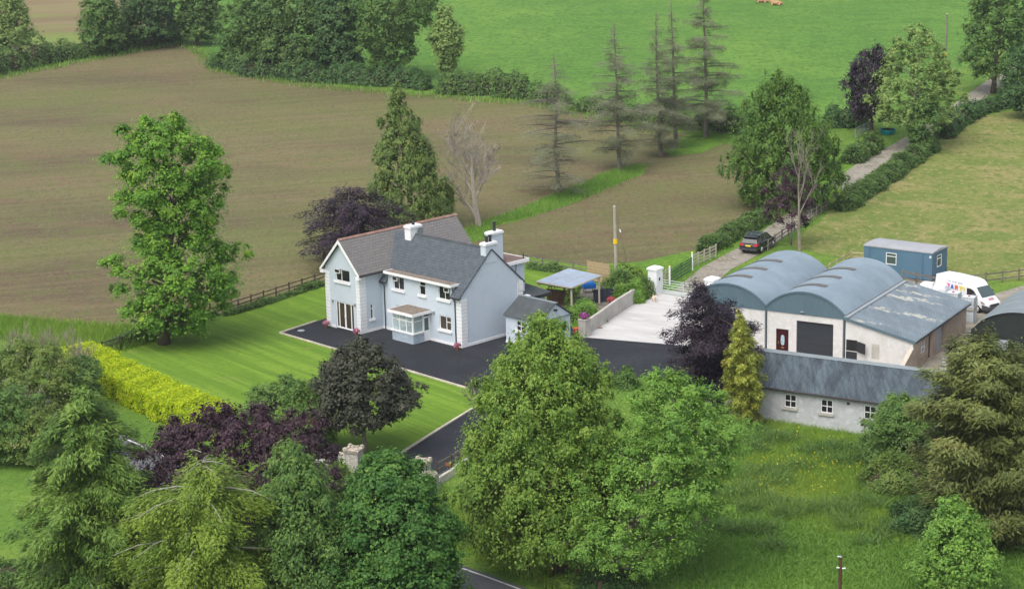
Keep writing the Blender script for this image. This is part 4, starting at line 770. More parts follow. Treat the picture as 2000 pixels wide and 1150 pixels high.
ew = wallthing('entrance_wall', 'white roadside wall with rubble coping left of the entrance', [(-11.08, 126.08),(-12.12, 126.68),(-13.41, 126.98)], [1.6,1.5,1.35], .35, 'white_wash')
o_ = Vector((-11.08, 126.08)); stones(ew, [((Vector((-11.08, 126.08)).lerp(Vector((-12.12, 126.68)), i/8)-o_).x, (Vector((-11.08, 126.08)).lerp(Vector((-12.12, 126.68)), i/8)-o_).y+sy, 1.61-.1*i/8) for i in range(9) for sy in (-.1,.1)], 5); stones(ew, [((Vector((-12.12, 126.68)).lerp(Vector((-13.41, 126.98)), i/9)-o_).x, (Vector((-12.12, 126.68)).lerp(Vector((-13.41, 126.98)), i/9)-o_).y+sy, 1.5-.15*i/9) for i in range(10) for sy in (-.1,.1)], 6)
ew2 = wallthing('entrance_wall', 'low curved wall with rubble coping right of the entrance', [(-5.85, 122.38),(-5.45, 122.36),(-5.20, 122.93)], [1.55,1.4,1.25], .4, 'pillar_stone')
o_ = Vector((-5.85, 122.38)); stones(ew2, [((Vector((-5.85, 122.38)).lerp(Vector((-5.20, 122.73)), i/8)-o_).x, (Vector((-5.85, 122.38)).lerp(Vector((-5.20, 122.73)), i/8)-o_).y+sy, 1.56-.28*i/8) for i in range(9) for sy in (-.16,0,.16)], 8)
wallthing('drive_edging', 'low pale edging wall under the dark drive fence', [(-5.15, 124.33),(-4.31, 125.91),(-3.32, 128.16)], [.5,.5,.5], .25, 'old_render')
sg = thing('warning_sign', 'small orange sign fixed on the dark drive fence', 'sign', (*(-4.51, 125.93), 0), -30); MB().box(-.2,.2,-.08,-.05,.75,1.0).build('board', 'pot', sg); MB().box(-.03,.03,-.05,0,.3,1.15).build('stake', 'dark_fence_wood', sg)
# ================================================================ POLES
def pole(label, loc, h, m, r=.14, lean=0, sign=True):
    t = thing('utility_pole', label, 'pole', loc); MB().tube([(0,0,0),(lean*.5,0,h*.5),(lean,0,h)], [r,r*.9,r*.75], 8).build('shaft', m, t)
    if sign: MB().tube([(lean*.5,0,h*.5),(lean*.52,0,h*.5+.45)], [r+.03]*2, 8).build('warning_plate', 'yellow_sign', t)
    MB().tube([(lean,0,h),(lean,0,h+.06)], [r*.8,r*.5], 8).build('pole_cap', 'galvanised', t); return t
p1 = pole('grey wooden utility pole with yellow plate behind the garden', (9.76, 180.32), 7.05, 'pole_wood', r=.17, lean=-.12)
MB().tube([(-.1,0,7.0),(1.3,-.3,.1)], [.012,.012], 4).build('stay_wire', 'cable', p1); MB().tube([(.35,-.08,4.9),(.42,-.1,4.6)], [.06,.06], 6).build('insulator', 'white_paint', p1)
pole('distant wooden utility pole with yellow plate beside the lane', (60.64, 274.37), 11.46, 'grey_wood')
p3 = pole('dark red-brown pole with white insulators at the bottom edge', (17.68, 102.44), 2.95, 'creosote_wood', r=.11, sign=False)
for x, z in ((-.12,2.35),(.14,2.3),(-.1,3.0)): MB().tube([(x*.6,-.08,z),(x*1.9,-.12,z+.04)], [.035,.045], 6).build('insulator', 'white_paint', p3)
# ================================================================ PERGOLA AND PATIO THINGS
pg_ = thing('pergola', 'pergola with pale blue panelled roof beside the house garden', 'pergola', (5.18,168.31,0), 0)
n_, l_, r_, b_ = Vector((0,0,2.35)), Vector((-2.98,2.53,2.38)), Vector((2.79,3.47,2.55)), Vector((-.05,6.3,2.6))
for i in range(3):
    for j in range(3):
        f = lambda u, v: n_.lerp(r_, u).lerp(l_.lerp(b_, u), v)
        u0, u1, v0, v1 = i/3+.012, (i+1)/3-.012, j/3+.012, (j+1)/3-.012; q = [f(u0,v0), f(u1,v0), f(u1,v1), f(u0,v1)]; up_ = Vector((0,0,.03))
        MB().add(q+[p+up_ for p in q], [(0,1,2,3),(4,5,6,7),(0,1,5,4),(1,2,6,5),(2,3,7,6),(3,0,4,7)]).build('roof_panel', 'pergola_panel', pg_)
fr_ = MB()
for k in range(4):
    u = k/3; fr_.bar(n_.lerp(r_, u)-Vector((0,0,.03)), l_.lerp(b_, u)-Vector((0,0,.03)), .07, .1); fr_.bar(n_.lerp(l_, u)-Vector((0,0,.03)), r_.lerp(b_, u)-Vector((0,0,.03)), .07, .1)
fr_.build('roof_frame', 'pale_wood', pg_); MB().bar(l_+Vector((0,0,-.08)), n_+Vector((0,0,-.08)), .06, .16).build('front_beam', 'gutter', pg_)
for p in (n_, l_, r_, b_):
    c = p.lerp((n_+b_)/2, .08); MB().box(c.x-.08,c.x+.08,c.y-.08,c.y+.08,0,c.z).build('post', 'pale_wood', pg_)
sc = thing('wattle_screen', 'woven wattle screen panel behind the pergola', 'screen', (*(7.05, 180.60), 0), math.degrees(math.atan2(179.2-181.0, 9.0-7.0)))
for i in range(13): MB().box(0,2.7,-.02+.02*(i % 2),.02+.02*(i % 2),.1+i*.14,.1+i*.14+.125).build('woven_strip', 'wattle', sc)
for x in (.05,.9,1.8,2.65): MB().tube([(x,0,0),(x,0,2.0)], [.03,.03], 6).build('stake', 'wattle', sc)
bl = thing('board_fence', 'dark blue-black boarded screen round the patio', 'fence', (*(7.51, 171.96), 0), 18)
for i in range(15): MB().box(i*.2-.3,i*.2-.115,-.012,.012,.05,1.25+.03*math.sin(i*2.3)).build('board', 'dark_blue_board', bl)
for z in (.3,1.0): MB().box(-.3,2.7,.014,.05,z,z+.08).build('rail', 'dark_blue_board', bl)
bt = thing('covered_bench', 'bright blue cover over a low stand under the pergola edge', 'cover', (*(6.99, 175.81), 0), 20)
MB().loft([[(x*s_,y*s_,z) for x, y in ((-.55,-.3),(.55,-.3),(.55,.3),(-.55,.3))] for z, s_ in ((.45,1.05),(.8,1.08),(.98,.95),(1.08,.6))]).build('cover', 'blue_plastic', bt)
for sx in (-.45,.45):
    for sy in (-.22,.22): MB().tube([(sx,sy,0),(sx,sy,.5)], [.03,.03], 6).build('leg', 'dark_metal', bt)
tb = thing('garden_table', 'grey-topped garden table under the pergola', 'table', (*(4.49, 173.37), 0), -20)
MB().box(-1.1,1.1,-.4,.4,.7,.76).build('table_top', 'dark_shed_roof', tb)
for sx in (-1,1):
    for sy in (-.32,.32): MB().box(sx-.04,sx+.04,sy-.04,sy+.04,0,.7).build('leg', 'dark_metal', tb)
bn_ = thing('garden_bench', 'dark blue bench beside the patio table', 'bench', (*(5.61, 172.51), 0), -20)
MB().box(-.8,.8,-.2,.2,.42,.48).build('seat', 'dark_blue_board', bn_)
for sx in (-.7,.7): MB().box(sx-.04,sx+.04,-.18,.18,0,.42).build('leg', 'dark_blue_board', bn_)
bf = thing('board_fence', 'brown boarded fence between outhouse and back kitchen', 'fence', (*(3.08, 172.00), 0), -28)
for i in range(13): MB().box(i*.17,i*.17+.15,-.012,.012,.05,1.45).build('board', 'brown_wood', bf)
for z in (.35,1.2): MB().box(0,2.2,.014,.05,z,z+.08).build('rail', 'brown_wood', bf)
MB().box(1.7,1.82,-.06,.06,0,1.7).build('post', 'brown_wood', bf)
MB_ = MB
bu = thing('planter_tub', 'orange-red plastic tub beside the wall pillar', 'tub', (*(5.39, 161.60), 0)); MB().tube([(0,0,0),(0,0,.45),(0,0,.5)], [.22,.3,.32], 12).build('body', 'red_plastic', bu); MB().tube([(0,0,.44),(0,0,.47)], [.27,.27], 12).build('soil', 'hedge_core', bu)
tr = thing('water_trough', 'round turquoise plastic tub under the pale tree by the lane', 'trough', (48.11, 249.66)); MB().tube([(0,0,0),(0,0,.5),(0,0,.62),(0,0,.62),(0,0,.25)], [.75,1.0,1.02,.92,.75], 16).build('body', 'teal_plastic', tr); MB().tube([(0,0,.2),(0,0,.5)], [.8,.88], 16).build('water', 'screen_glass', tr)
dr_ = thing('storage_drum', 'blue plastic drum stack behind the yard gate', 'drum', (34.3,147.3,0))
for k in range(2):
    z = k*.9; MB().tube([(0,0,z),(0,0,z+.28),(0,0,z+.3),(0,0,z+.34),(0,0,z+.36),(0,0,z+.58),(0,0,z+.6),(0,0,z+.64),(0,0,z+.66),(0,0,z+.88)], [.28,.29,.31,.31,.29,.29,.31,.31,.29,.28], 12).build('drum', 'blue_plastic', dr_)
# ================================================================ VEHICLES
def wheel(t, x, y, r, w, side):
    tw = MB().tube([(x,y-w/2*side,r),(x,y-w*.42*side,r),(x,y+w*.42*side,r),(x,y+w/2*side,r)], [r*.9,r,r,r*.9], 18).build('wheel', 'rubber', t)
    MB().tube([(x,y+w*.44*side,r),(x,y+(w/2+.012)*side,r)], [r*.66,r*.6], 14).build('rim', 'chrome', tw)
    for k in range(5):
        a = k*1.2566; MB().bar((x,y+(w/2+.02)*side,r),(x+r*.58*math.cos(a),y+(w/2+.02)*side,r+r*.58*math.sin(a)),.05,.05).build('spoke', 'chrome', tw)
def ring(x, w, zl, zb, zt, ti=.1):
    return [(x,-w*.86,zl),(x,-w*.985,zl+.15),(x,-w,(zl+zb)/2+.1),(x,-w*.98,zb),(x,-w+ti,zt),(x,w-ti,zt),(x,w*.98,zb),(x,w,(zl+zb)/2+.1),(x,w*.985,zl+.15),(x,w*.86,zl)]
car = thing('parked_car', 'black estate-style SUV parked on the farm lane', 'car', (24.35,191.55,zg(191.5)), math.degrees(math.atan2(3.1,1.75)))
# x forward, rear at -2.5
st = [(-2.52,.86,.42,.7,.78,.12),(-2.45,.95,.36,.92,1.0,.1),(-2.2,.98,.3,1.02,1.08,.09),(-1.0,1.0,.27,1.02,1.06,.08),(.6,1.0,.27,.98,1.02,.08),(1.35,.99,.28,.95,1.02,.16),(2.1,.96,.3,.82,.92,.26),(2.45,.86,.36,.66,.74,.24),(2.55,.7,.42,.55,.6,.2)]
MB().loft([ring(*s_) for s_ in st]).build('body', 'car_paint', car, smooth=False)
gh = [(-2.3,.84,1.04,.80,1.06),(-1.95,.86,1.05,.66,1.58),(-1.6,.86,1.05,.64,1.66),(-.4,.86,1.03,.66,1.7),(.45,.85,1.0,.64,1.64),(.75,.84,1.0,.64,1.54),(1.45,.8,1.0,.74,1.03)]
MB().loft([[(x,-a,z0),(x,-b,z1),(x,b,z1),(x,a,z0)] for x, a, z0, b, z1 in gh]).build('windows', 'dark_glass', car)
rp = MB(); 
rp.loft([[(x,-b*1.03,z-.02),(x,-b*1.0,z+.03),(x,b*1.0,z+.03),(x,b*1.03,z-.02)] for x, b, z in ((-2.12,.68,1.6),(-1.6,.66,1.68),(-.4,.68,1.72),(.5,.66,1.65),(.72,.65,1.57))]); ro = rp.build('roof', 'car_paint', car)
MB().box(-1.5,-.55,-.5,.5,1.72,1.745).box(-.5,.35,-.5,.5,1.7,1.735).build('glass_panel', 'screen_glass', ro)
for sy in (-1, 1):
    MB().tube([(-1.7,sy*.64,1.76),(-.5,sy*.66,1.8),(.45,sy*.64,1.72)], [.028]*3, 6).build('roof_rail', 'chrome', car)
    pl_ = MB()
    for x0, x1 in ((-2.05,-1.85),(-.95,-.87),(.12,.2)):
        pl_.add([(x0,sy*.875,1.03),(x1,sy*.875,1.03),(x1+.06*(x0 < -1.5),sy*.685,1.64),(x0+.12*(x0 < -1.5),sy*.685,1.62)], [(0,1,2,3)])
    pl_.bar((.72,sy*.66,1.56),(1.5,sy*.83,1.02),.06,.06); pl_.build('pillar', 'car_paint', car)
    MB().tube([(-2.1,sy*.895,1.06),(-.5,sy*.905,1.05),(1.3,sy*.88,1.02)], [.014]*3, 5).build('window_trim', 'chrome', car)
    MB().bar((-1.1,sy*1.0,.42),(1.1,sy*1.0,.42),.03,.07).build('sill_trim', 'chrome', car)
    MB().loft([[(.85,sy*.95,1.02),(1.02,sy*.95,1.02),(1.02,sy*.95,1.16),(.85,sy*.95,1.16)],[(.88,sy*1.14,1.04),(1.0,sy*1.12,1.04),(1.0,sy*1.12,1.17),(.88,sy*1.14,1.17)]]).build('mirror', 'car_paint', car)
    MB().add([(-2.53,sy*.52,.82),(-2.50,sy*.93,.84),(-2.2,sy*.995,.9),(-2.2,sy*.985,1.05),(-2.42,sy*.9,1.08),(-2.47,sy*.5,1.03)], [(0,1,4,5),(1,2,3,4)]).build('tail_lamp', 'red_lamp', car)
    MB().box(-2.56,-2.5,min(sy*.6,sy*.85),max(sy*.6,sy*.85),.46,.54).build('reflector', 'red_lamp', car)
    MB().box(2.3,2.47,min(sy*.55,sy*.84),max(sy*.55,sy*.84),.66,.78).build('head_lamp', 'chrome', car)
    for x in (-1.5, 1.5): wheel(car, x, sy*.88, .38, .27, sy)
MB().box(-2.58,-2.5,-.9,.9,.4,.62).build('rear_bumper', 'car_lower', car); MB().box(-2.56,-2.52,-.27,.27,.78,.92).build('number_plate', 'number_plate', car)
MB().box(-2.56,-2.5,-.5,.5,.95,.985).build('tailgate_trim', 'chrome', car); MB().loft([[(-2.2,-.66,1.6),(-2.2,.66,1.6),(-2.2,.66,1.65),(-2.2,-.66,1.65)],[(-2.0,-.68,1.62),(-2.0,.68,1.62),(-2.0,.68,1.68),(-2.0,-.68,1.68)]]).build('spoiler', 'car_paint', car)
van = thing('delivery_van', 'white high-roofed van with coloured lettering parked behind the lean-to', 'van', (39.55,167.55,0), math.degrees(math.atan2(-.811,.585)))
# x forward; right-hand side (-y) faces the camera
vs_ = [(-3.0,.9,.45,1.5,2.5,.2),(-2.9,1.0,.4,1.55,2.58,.18),(-1.5,1.02,.35,1.55,2.62,.17),(.6,1.02,.35,1.5,2.6,.18),(1.15,1.01,.35,1.45,2.5,.22),(1.55,1.0,.35,1.4,2.2,.24),(2.25,.98,.36,1.15,1.42,.22),(2.75,.93,.38,.95,1.1,.24),(2.98,.8,.42,.8,.9,.25)]
MB().loft([ring(*s_) for s_ in vs_]).build('body', 'van_white', van, smooth=False)
MB().add([(1.63,-.75,2.16),(1.63,.75,2.16),(2.36,.82,1.42),(2.36,-.82,1.42),(1.6,-.74,2.12),(1.6,.74,2.12),(2.3,.8,1.38),(2.3,-.8,1.38)], [(0,1,2,3),(4,5,6,7),(0,1,5,4),(1,2,6,5),(2,3,7,6),(3,0,4,7)]).build('windscreen', 'screen_glass', van)
for sy in (-1, 1):
    MB().prism([(.75,1.42),(1.85,1.4),(1.72,1.62),(1.45,1.9),(1.15,2.0),(.75,2.0)], 'y', sy*.955, sy*1.015).build('side_window', 'dark_glass', van)
    for x in (-1.9, 1.95): wheel(van, x, sy*.9, .35, .24, sy)
    MB().box(1.55,1.75,min(sy*1.02,sy*1.25),max(sy*1.02,sy*1.25),1.35,1.7).build('mirror', 'van_grey', van)
    MB().prism([(2.2,.95),(2.72,.8),(2.72,1.0),(2.3,1.15)], 'y', sy*.8, sy*.965).build('head_lamp', 'chrome', van)
MB().loft([[(x,-w,.35),(x,w,.35),(x,w,h),(x,-w,h)] for x, w, h in ((2.45,1.0,.8),(2.9,.9,.75),(3.06,.75,.6))]).build('front_bumper', 'van_grey', van)
MB().box(2.96,3.02,-.55,.55,.66,.84).build('grille', 'dark_metal', van)
for x_, z_ in ((2.5,1.285),(2.64,1.21)):
    for k_ in range(6): MB().add([(x_,-.34+k_*.115,z_),(x_,-.26+k_*.115,z_),(x_+.09,-.26+k_*.115,z_-.047),(x_+.09,-.34+k_*.115,z_-.047)], [(0,1,2,3)]).build('bonnet_lettering', 'print_maroon', van)
xx = .35
for i, (cn, w_) in enumerate((('pink',.42),('blue',.36),('red',.38),('yellow',.5))):
    x1 = -1.55+i*.48; lt_ = MB(); y_ = -1.026; z0 = 1.62-.0; d_ = .0
    # fat block letters, each a bold two-stroke shape
    if i == 0: lt_.box(x1,x1+.12,y_,y_+.01,z0,z0+.42).box(x1+.14,x1+.36,y_,y_+.01,z0+.2,z0+.42)
    elif i == 1: lt_.prism([(x1,z0),(x1+.1,z0),(x1+.19,z0+.42),(x1+.1,z0+.42)], 'y', y_, y_+.01).prism([(x1+.22,z0+.42),(x1+.13,z0+.42),(x1+.26,z0),(x1+.36,z0)], 'y', y_+.002, y_+.012).box(x1+.1,x1+.27,y_-.002,y_+.01,z0+.1,z0+.18)
    elif i == 2: lt_.box(x1,x1+.12,y_,y_+.01,z0,z0+.42).box(x1+.14,x1+.34,y_,y_+.01,z0+.22,z0+.42).prism([(x1+.14,z0+.2),(x1+.24,z0+.2),(x1+.36,z0),(x1+.25,z0)], 'y', y_, y_+.01)
    else: lt_.box(x1,x1+.34,y_,y_+.01,z0+.3,z0+.42).box(x1+.11,x1+.23,y_,y_+.01,z0,z0+.29).prism([(x1+.38,z0+.42),(x1+.48,z0+.42),(x1+.54,z0+.2),(x1+.62,z0+.42),(x1+.7,z0+.42),(x1+.56,z0),(x1+.48,z0),(x1+.5,z0+.14)], 'y', y_, y_+.01)
    lt_.build('lettering', 'print_'+cn, van)
for i in range(13):
    if i not in (3, 8): MB().add([(-1.5+i*.13,-.925,2.18),(-1.41+i*.13,-.925,2.18),(-1.41+i*.13,-.905,2.3),(-1.5+i*.13,-.905,2.3)], [(0,1,2,3)]).build('small_lettering', 'print_grey_print', van)
# goods beside the van: caged tanks and wrapped pallets
def tank(label, loc, rz, z=0):
    t = thing('caged_tank', label, 'tank', (*loc, z), rz, 'caged plastic tanks by the van')
    MB().loft([[(x*s_,y*s_,z) for x, y in ((-.55,-.46),(.55,-.46),(.55,.46),(-.55,.46))] for z, s_ in ((.16,.97),(.2,1),(1.1,1),(1.15,.96))]).build('bottle', 'ibc_plastic', t)
    cg = MB()
    for i in range(7):
        x = -.58+i*.193; cg.bar((x,-.49,.15),(x,-.49,1.15),.02,.02); cg.bar((x,.49,.15),(x,.49,1.15),.02,.02)
    for i in range(6):
        y = -.49+i*.196; cg.bar((-.58,y,.15),(-.58,y,1.15),.02,.02); cg.bar((.58,y,.15),(.58,y,1.15),.02,.02)
    for z in (.3,.55,.8,1.14):
        for y in (-.495,.495): cg.bar((-.59,y,z),(.59,y,z),.02,.022)
        for x in (-.585,.585): cg.bar((x,-.5,z),(x,.5,z),.02,.022)
    cg.build('cage', 'galvanised', t); MB().box(-.6,.6,-.5,.5,.04,.14).build('pallet', 'pale_wood', t); MB().tube([(0,0,1.15),(0,0,1.2)], [.12,.12], 10).build('lid', 'print_maroon', t)
tank('caged white plastic tank stacked on another, nearest the van front', (38.40, 162.15), -31, 1.18); tank('lower caged tank under the one nearest the van front', (38.40, 162.15), -31); tank('caged white plastic tank on top of the left stack by the van', (37.41, 163.69), -31, 1.18); tank('lower caged tank of the left stack by the van', (37.41, 163.69), -31)
def wrapped(label, loc, rz, m, m2, s_):
    t = thing('wrapped_pallet', label, 'pallet', (*loc, 0), rz, 'wrapped pallets by the van'); rg = random.Random(int(loc[0]*10))
    MB().loft([[((x+rg.uniform(-.05,.05))*k, (y+rg.uniform(-.05,.05))*k, z) for x, y in ((-.6,-.5),(0,-.56),(.6,-.5),(.66,0),(.6,.5),(0,.56),(-.6,.5),(-.66,0))] for z, k in ((.14,1),(.5*s_,1.05),(.95*s_,1.0),(1.15*s_,.8),(1.22*s_,.4))]).build('wrapped_load', m, t); MB().box(-.6,.6,-.5,.5,.02,.13).build('pallet', 'pale_wood', t)
    MB().loft([[((x)*k, (y)*k, z) for x, y in ((-.62,-.52),(.62,-.52),(.62,.52),(-.62,.52))] for z, k in ((.45*s_,1.1),(.72*s_,1.12))]).build('band', m2, t)
wrapped('tall load wrapped in white and blue film behind the tanks', (37.24, 167.73), -31, 'wrap_white', 'wrap_blue', 1.75); wrapped('pallet wrapped in pale film behind the lean-to roof corner', (36.70, 170.61), -31, 'wrap_white', 'ibc_plastic', 1.3); wrapped('large white wrapped bale beside the van rear', (38.20, 169.64), -25, 'wrap_white', 'wrap_blue', 1.5)
# ================================================================ ANIMALS
def skin(name, verts, edges, m, parent, lev=2):
    me = bpy.data.meshes.new(name); me.from_pydata([v[:3] for v in verts], edges, []); me.materials.append(MATS[m]); o = bpy.data.objects.new(name, me); col.objects.link(o); o.parent = parent
    sk = o.modifiers.new('skin', 'SKIN'); sk.use_smooth_shade = True
    for i, v in enumerate(verts): me.skin_vertices[0].data[i].radius = (v[3], v[4] if len(v) > 4 else v[3])
    me.skin_vertices[0].data[0].use_root = True
    ss = o.modifiers.new('sub', 'SUBSURF'); ss.levels = lev; ss.render_levels = lev; return o
def cow(label, loc, rz):
    t = thing('lying_cow', label, 'cow', (*loc, zg(loc[1])), rz, 'cattle lying in the top pasture')
    v = [(-.3,0,.48,.38,.42),(-.85,0,.48,.36,.4),(-1.15,0,.4,.2),(.3,0,.5,.4,.42),(.75,0,.58,.3,.34),(1.05,0,.82,.18),(1.22,0,.98,.16),(1.5,0,.88,.12),(1.66,0,.8,.09),
         (.75,.3,.25,.13),(1.0,.34,.1,.07),(.7,.36,.07,.055),(.75,-.3,.25,.13),(1.0,-.34,.1,.07),(.7,-.36,.07,.055),(-.7,.38,.28,.2),(-.3,.5,.15,.1),(-.65,.55,.07,.06),(-.7,-.38,.28,.2),(-.3,-.5,.15,.1),(-.65,-.55,.07,.06),(1.2,.24,1.06,.05),(1.2,-.24,1.06,.05),(-1.25,.05,.12,.03)]
    e = [(0,1),(1,2),(0,3),(3,4),(4,5),(5,6),(6,7),(7,8),(4,9),(9,10),(10,11),(4,12),(12,13),(13,14),(1,15),(15,16),(16,17),(1,18),(18,19),(19,20),(6,21),(6,22),(2,23)]
    skin('body', v, e, 'cow_hide', t); return t
cow('ginger cow lying at the top edge, left of the pair', (47.52, 370.68), 188); cow('paler ginger cow lying right of the other cow', (49.69, 367.01), 175)
dog = thing('dog', 'small tan and white dog standing on the concrete apron', 'dog', (*(12.65, 171.84), .036), -75)
v = [(0,0,.36,.12),(-.2,0,.36,.115),(.2,0,.37,.12),(.3,0,.47,.085),(.36,0,.58,.085),(.46,0,.56,.05),(.52,0,.54,.035),(.2,.09,.2,.04),(.21,.09,.03,.03),(.26,.09,.02,.028),(.2,-.09,.2,.04),(.21,-.09,.03,.03),(.26,-.09,.02,.028),(-.22,.09,.26,.06),(-.27,.09,.14,.035),(-.24,.09,.03,.028),(-.22,-.09,.26,.06),(-.27,-.09,.14,.035),(-.24,-.09,.03,.028),(-.34,0,.5,.03),(-.38,0,.62,.02),(.33,.08,.68,.02),(.33,-.08,.68,.02)]
e = [(0,1),(0,2),(2,3),(3,4),(4,5),(5,6),(2,7),(7,8),(8,9),(2,10),(10,11),(11,12),(1,13),(13,14),(14,15),(1,16),(16,17),(17,18),(1,19),(19,20),(4,21),(4,22)]
skin('body', v, e, 'dog_fur', dog, 1)
# ================================================================ VEGETATION
def unit(a): return a/np.maximum(np.linalg.norm(a, axis=-1, keepdims=True), 1e-6)
def leaf_obj(name, C, N, size, v, m, parent, asp=.55, axis=None, seed=0, fold=.12):
    rng = np.random.default_rng(seed); n = len(C); N = unit(N)
    if axis is None: axis = rng.normal(size=(n, 3))
    a = unit(axis-N*np.sum(axis*N, 1, keepdims=True)); b = np.cross(N, a); s = size[:, None] if np.ndim(size) else np.full((n, 1), size)
    P = np.stack([C-a*s*.5+b*s*asp*.5, C-a*s*.5-b*s*asp*.5, C+a*s*.5], 1).reshape(-1, 3)
    me = bpy.data.meshes.new(name); me.vertices.add(3*n); me.vertices.foreach_set('co', P.astype(np.float32).ravel())
    me.loops.add(3*n); me.loops.foreach_set('vertex_index', np.arange(3*n, dtype=np.int32)); me.polygons.add(n)
    me.polygons.foreach_set('loop_start', np.arange(0, 3*n, 3, dtype=np.int32))
    at = me.attributes.new('v', 'FLOAT', 'FACE'); at.data.foreach_set('value', np.clip(v, 0, 1).astype(np.float32))
    me.update(calc_edges=True); me.materials.append(MATS[m])
    o = bpy.data.objects.new(name, me); col.objects.link(o); o.parent = parent; return o
def sph(rng, n, zmin=-1.):
    z = rng.uniform(zmin, 1, n); a = rng.uniform(0, 2*math.pi, n); r = np.sqrt(1-z*z); return np.stack([r*np.cos(a), r*np.sin(a), z], 1)
class Prof:
    def __init__(s, rows):
        rows = sorted(rows); s.z = np.array([r[0] for r in rows]); s.o = np.array([r[1] for r in rows]); s.r = np.array([max(r[2], .05) for r in rows])
    def R(s, z): return np.interp(z, s.z, s.r)
    def O(s, z): return np.interp(z, s.z, s.o)
    def sample(s, rng, n):
        g = np.linspace(s.z[0], s.z[-1], 200); w = np.cumsum(s.R(g)**1.15); w = w/w[-1]
        return np.interp((np.arange(n)+rng.random(n))/n, w, g)
def trunk_obj(t, prof, m, r0, boughs, top=.85, limbs=14, seed=0, bend=.25, name='trunk'):
    rg = random.Random(seed); zt = prof.z[0]+(prof.z[-1]-prof.z[0])*top; mb = MB(); pts = []; n = 7
    for i in range(n):
        u = i/(n-1); z = zt*u; k = min(1, u*1.4); pts.append(Vector((float(prof.O(max(z, prof.z[0])))*k+rg.uniform(-bend,bend)*u, rg.uniform(-bend,bend)*u, z)))
    pts[0] = Vector((0,0,-.15))
    mb.tube(pts, [r0*1.35]+[r0*(1-.85*i/(n-1)) for i in range(1, n)], 8)
    bl = list(boughs); rg.shuffle(bl)
    for b in bl[:limbs]:
        b = Vector(b); zs = max(prof.z[0]*.75, min(zt*.95, b.z-abs(b.xy.length)*.7)); u = zs/zt; i = min(n-2, int(u*(n-1))); s = pts[i].lerp(pts[i+1], u*(n-1)-i)
        mid = s.lerp(b, .5)+Vector((rg.uniform(-.3,.3), rg.uniform(-.3,.3), rg.uniform(-.1,.5))); rr = r0*(1-.8*u)*.45
        mb.tube([s, mid, b], [rr, rr*.6, rr*.22], 5, False)
    return mb.build(name, m, t, smooth=True, fix=False)
def tree(name, label, loc, rows, leaf, n, size, grow=1.1, nb=30, br=1.4, cr=.55, nc=10, bark='bark', r0=.28, weep=0., asp=.6, seed=1, group=None, cat='tree', inner=.25, limbs=14, zflat=.85, vmean=.45, trunk=True, top=.85, jy=.0, up=.5, vspread=.15):
    t = thing(name, label, cat, loc, 0, group); p = Prof(rows); p.r = p.r*grow; rng = np.random.default_rng(seed); n = int(n*2.15); size *= .72; asp = asp*1.15; nb = int(nb*2.3); br *= .66; cr *= 1.12; nc = int(nc*.9)
    z = p.sample(rng, nb); R = p.R(z); bri = np.minimum(br, R*.62+.15)*rng.uniform(.6, 1.45, nb); ang = np.arange(nb)*2.39996+rng.uniform(-.5,.5,nb)
    rad = np.maximum(R-bri*.75, 0)*np.sqrt(rng.uniform(inner, 1, nb))*rng.uniform(.8, 1.1, nb)*(1+.07*np.sin(ang*2+z*1.7)+.05*np.sin(ang*3-z*2.9)); B = np.stack([p.O(z)+rad*np.cos(ang), rad*np.sin(ang)+jy*rad, z], 1)
    per = max(2, nc); ci = np.repeat(np.arange(nb), per); d = sph(rng, nb*per, -.6); Cc = B[ci]+d*(bri[ci]*rng.uniform(.55,1.05,nb*per))[:, None]*np.array([1,1,zflat])
    cv = rng.normal(vmean, vspread, nb*per)+np.repeat(rng.normal(0,.07,nb), per)
    li = rng.integers(0, nb*per, n); dd = sph(rng, n); off = dd*(cr*np.abs(rng.normal(0,.55,n)))[:, None]*np.array([1,1,.75]); Lp = Cc[li]+off; Bn = B[ci[li]]
    nf = int(n*.04); zf = p.sample(rng, nf); af = rng.uniform(0, 2*math.pi, nf); rf = p.R(zf)*np.sqrt(rng.uniform(.25,.95,nf)); Lp[:nf] = np.stack([p.O(zf)+rf*np.cos(af), rf*np.sin(af), zf], 1); Bn[:nf] = np.stack([p.O(zf), 0*zf, zf-.3*p.R(zf)], 1)
    axis = None
    if weep > 0:
        hang = weep*rng.random(n)**1.3*(.4+.6*rng.random(nb*per))[li]; Lp[:, 2] -= hang; Lp[:, :2] += dd[:, :2]*-.12*hang[:, None]; axis = np.stack([dd[:,0]*.5, dd[:,1]*.5, -np.ones(n)], 1)
        N = unit(Lp-Bn)*np.array([.8,.8,.6])+rng.normal(0,.3,(n,3))+np.array([0,-.1,.75]); axis = axis*np.array([1.6,1.6,.7])
    else: N = unit(Lp-Bn)+off/cr*.4+np.array([0,-.1,up+.45])+rng.normal(0,.32,(n,3))
    v = cv[li]+rng.normal(0,.13,n)
    leaf_obj('crown', Lp, N, size*rng.uniform(.65,1.3,n), v, leaf, t, asp, axis, seed)
    if trunk: trunk_obj(t, p, bark, r0, B, top, limbs, seed)
    return t
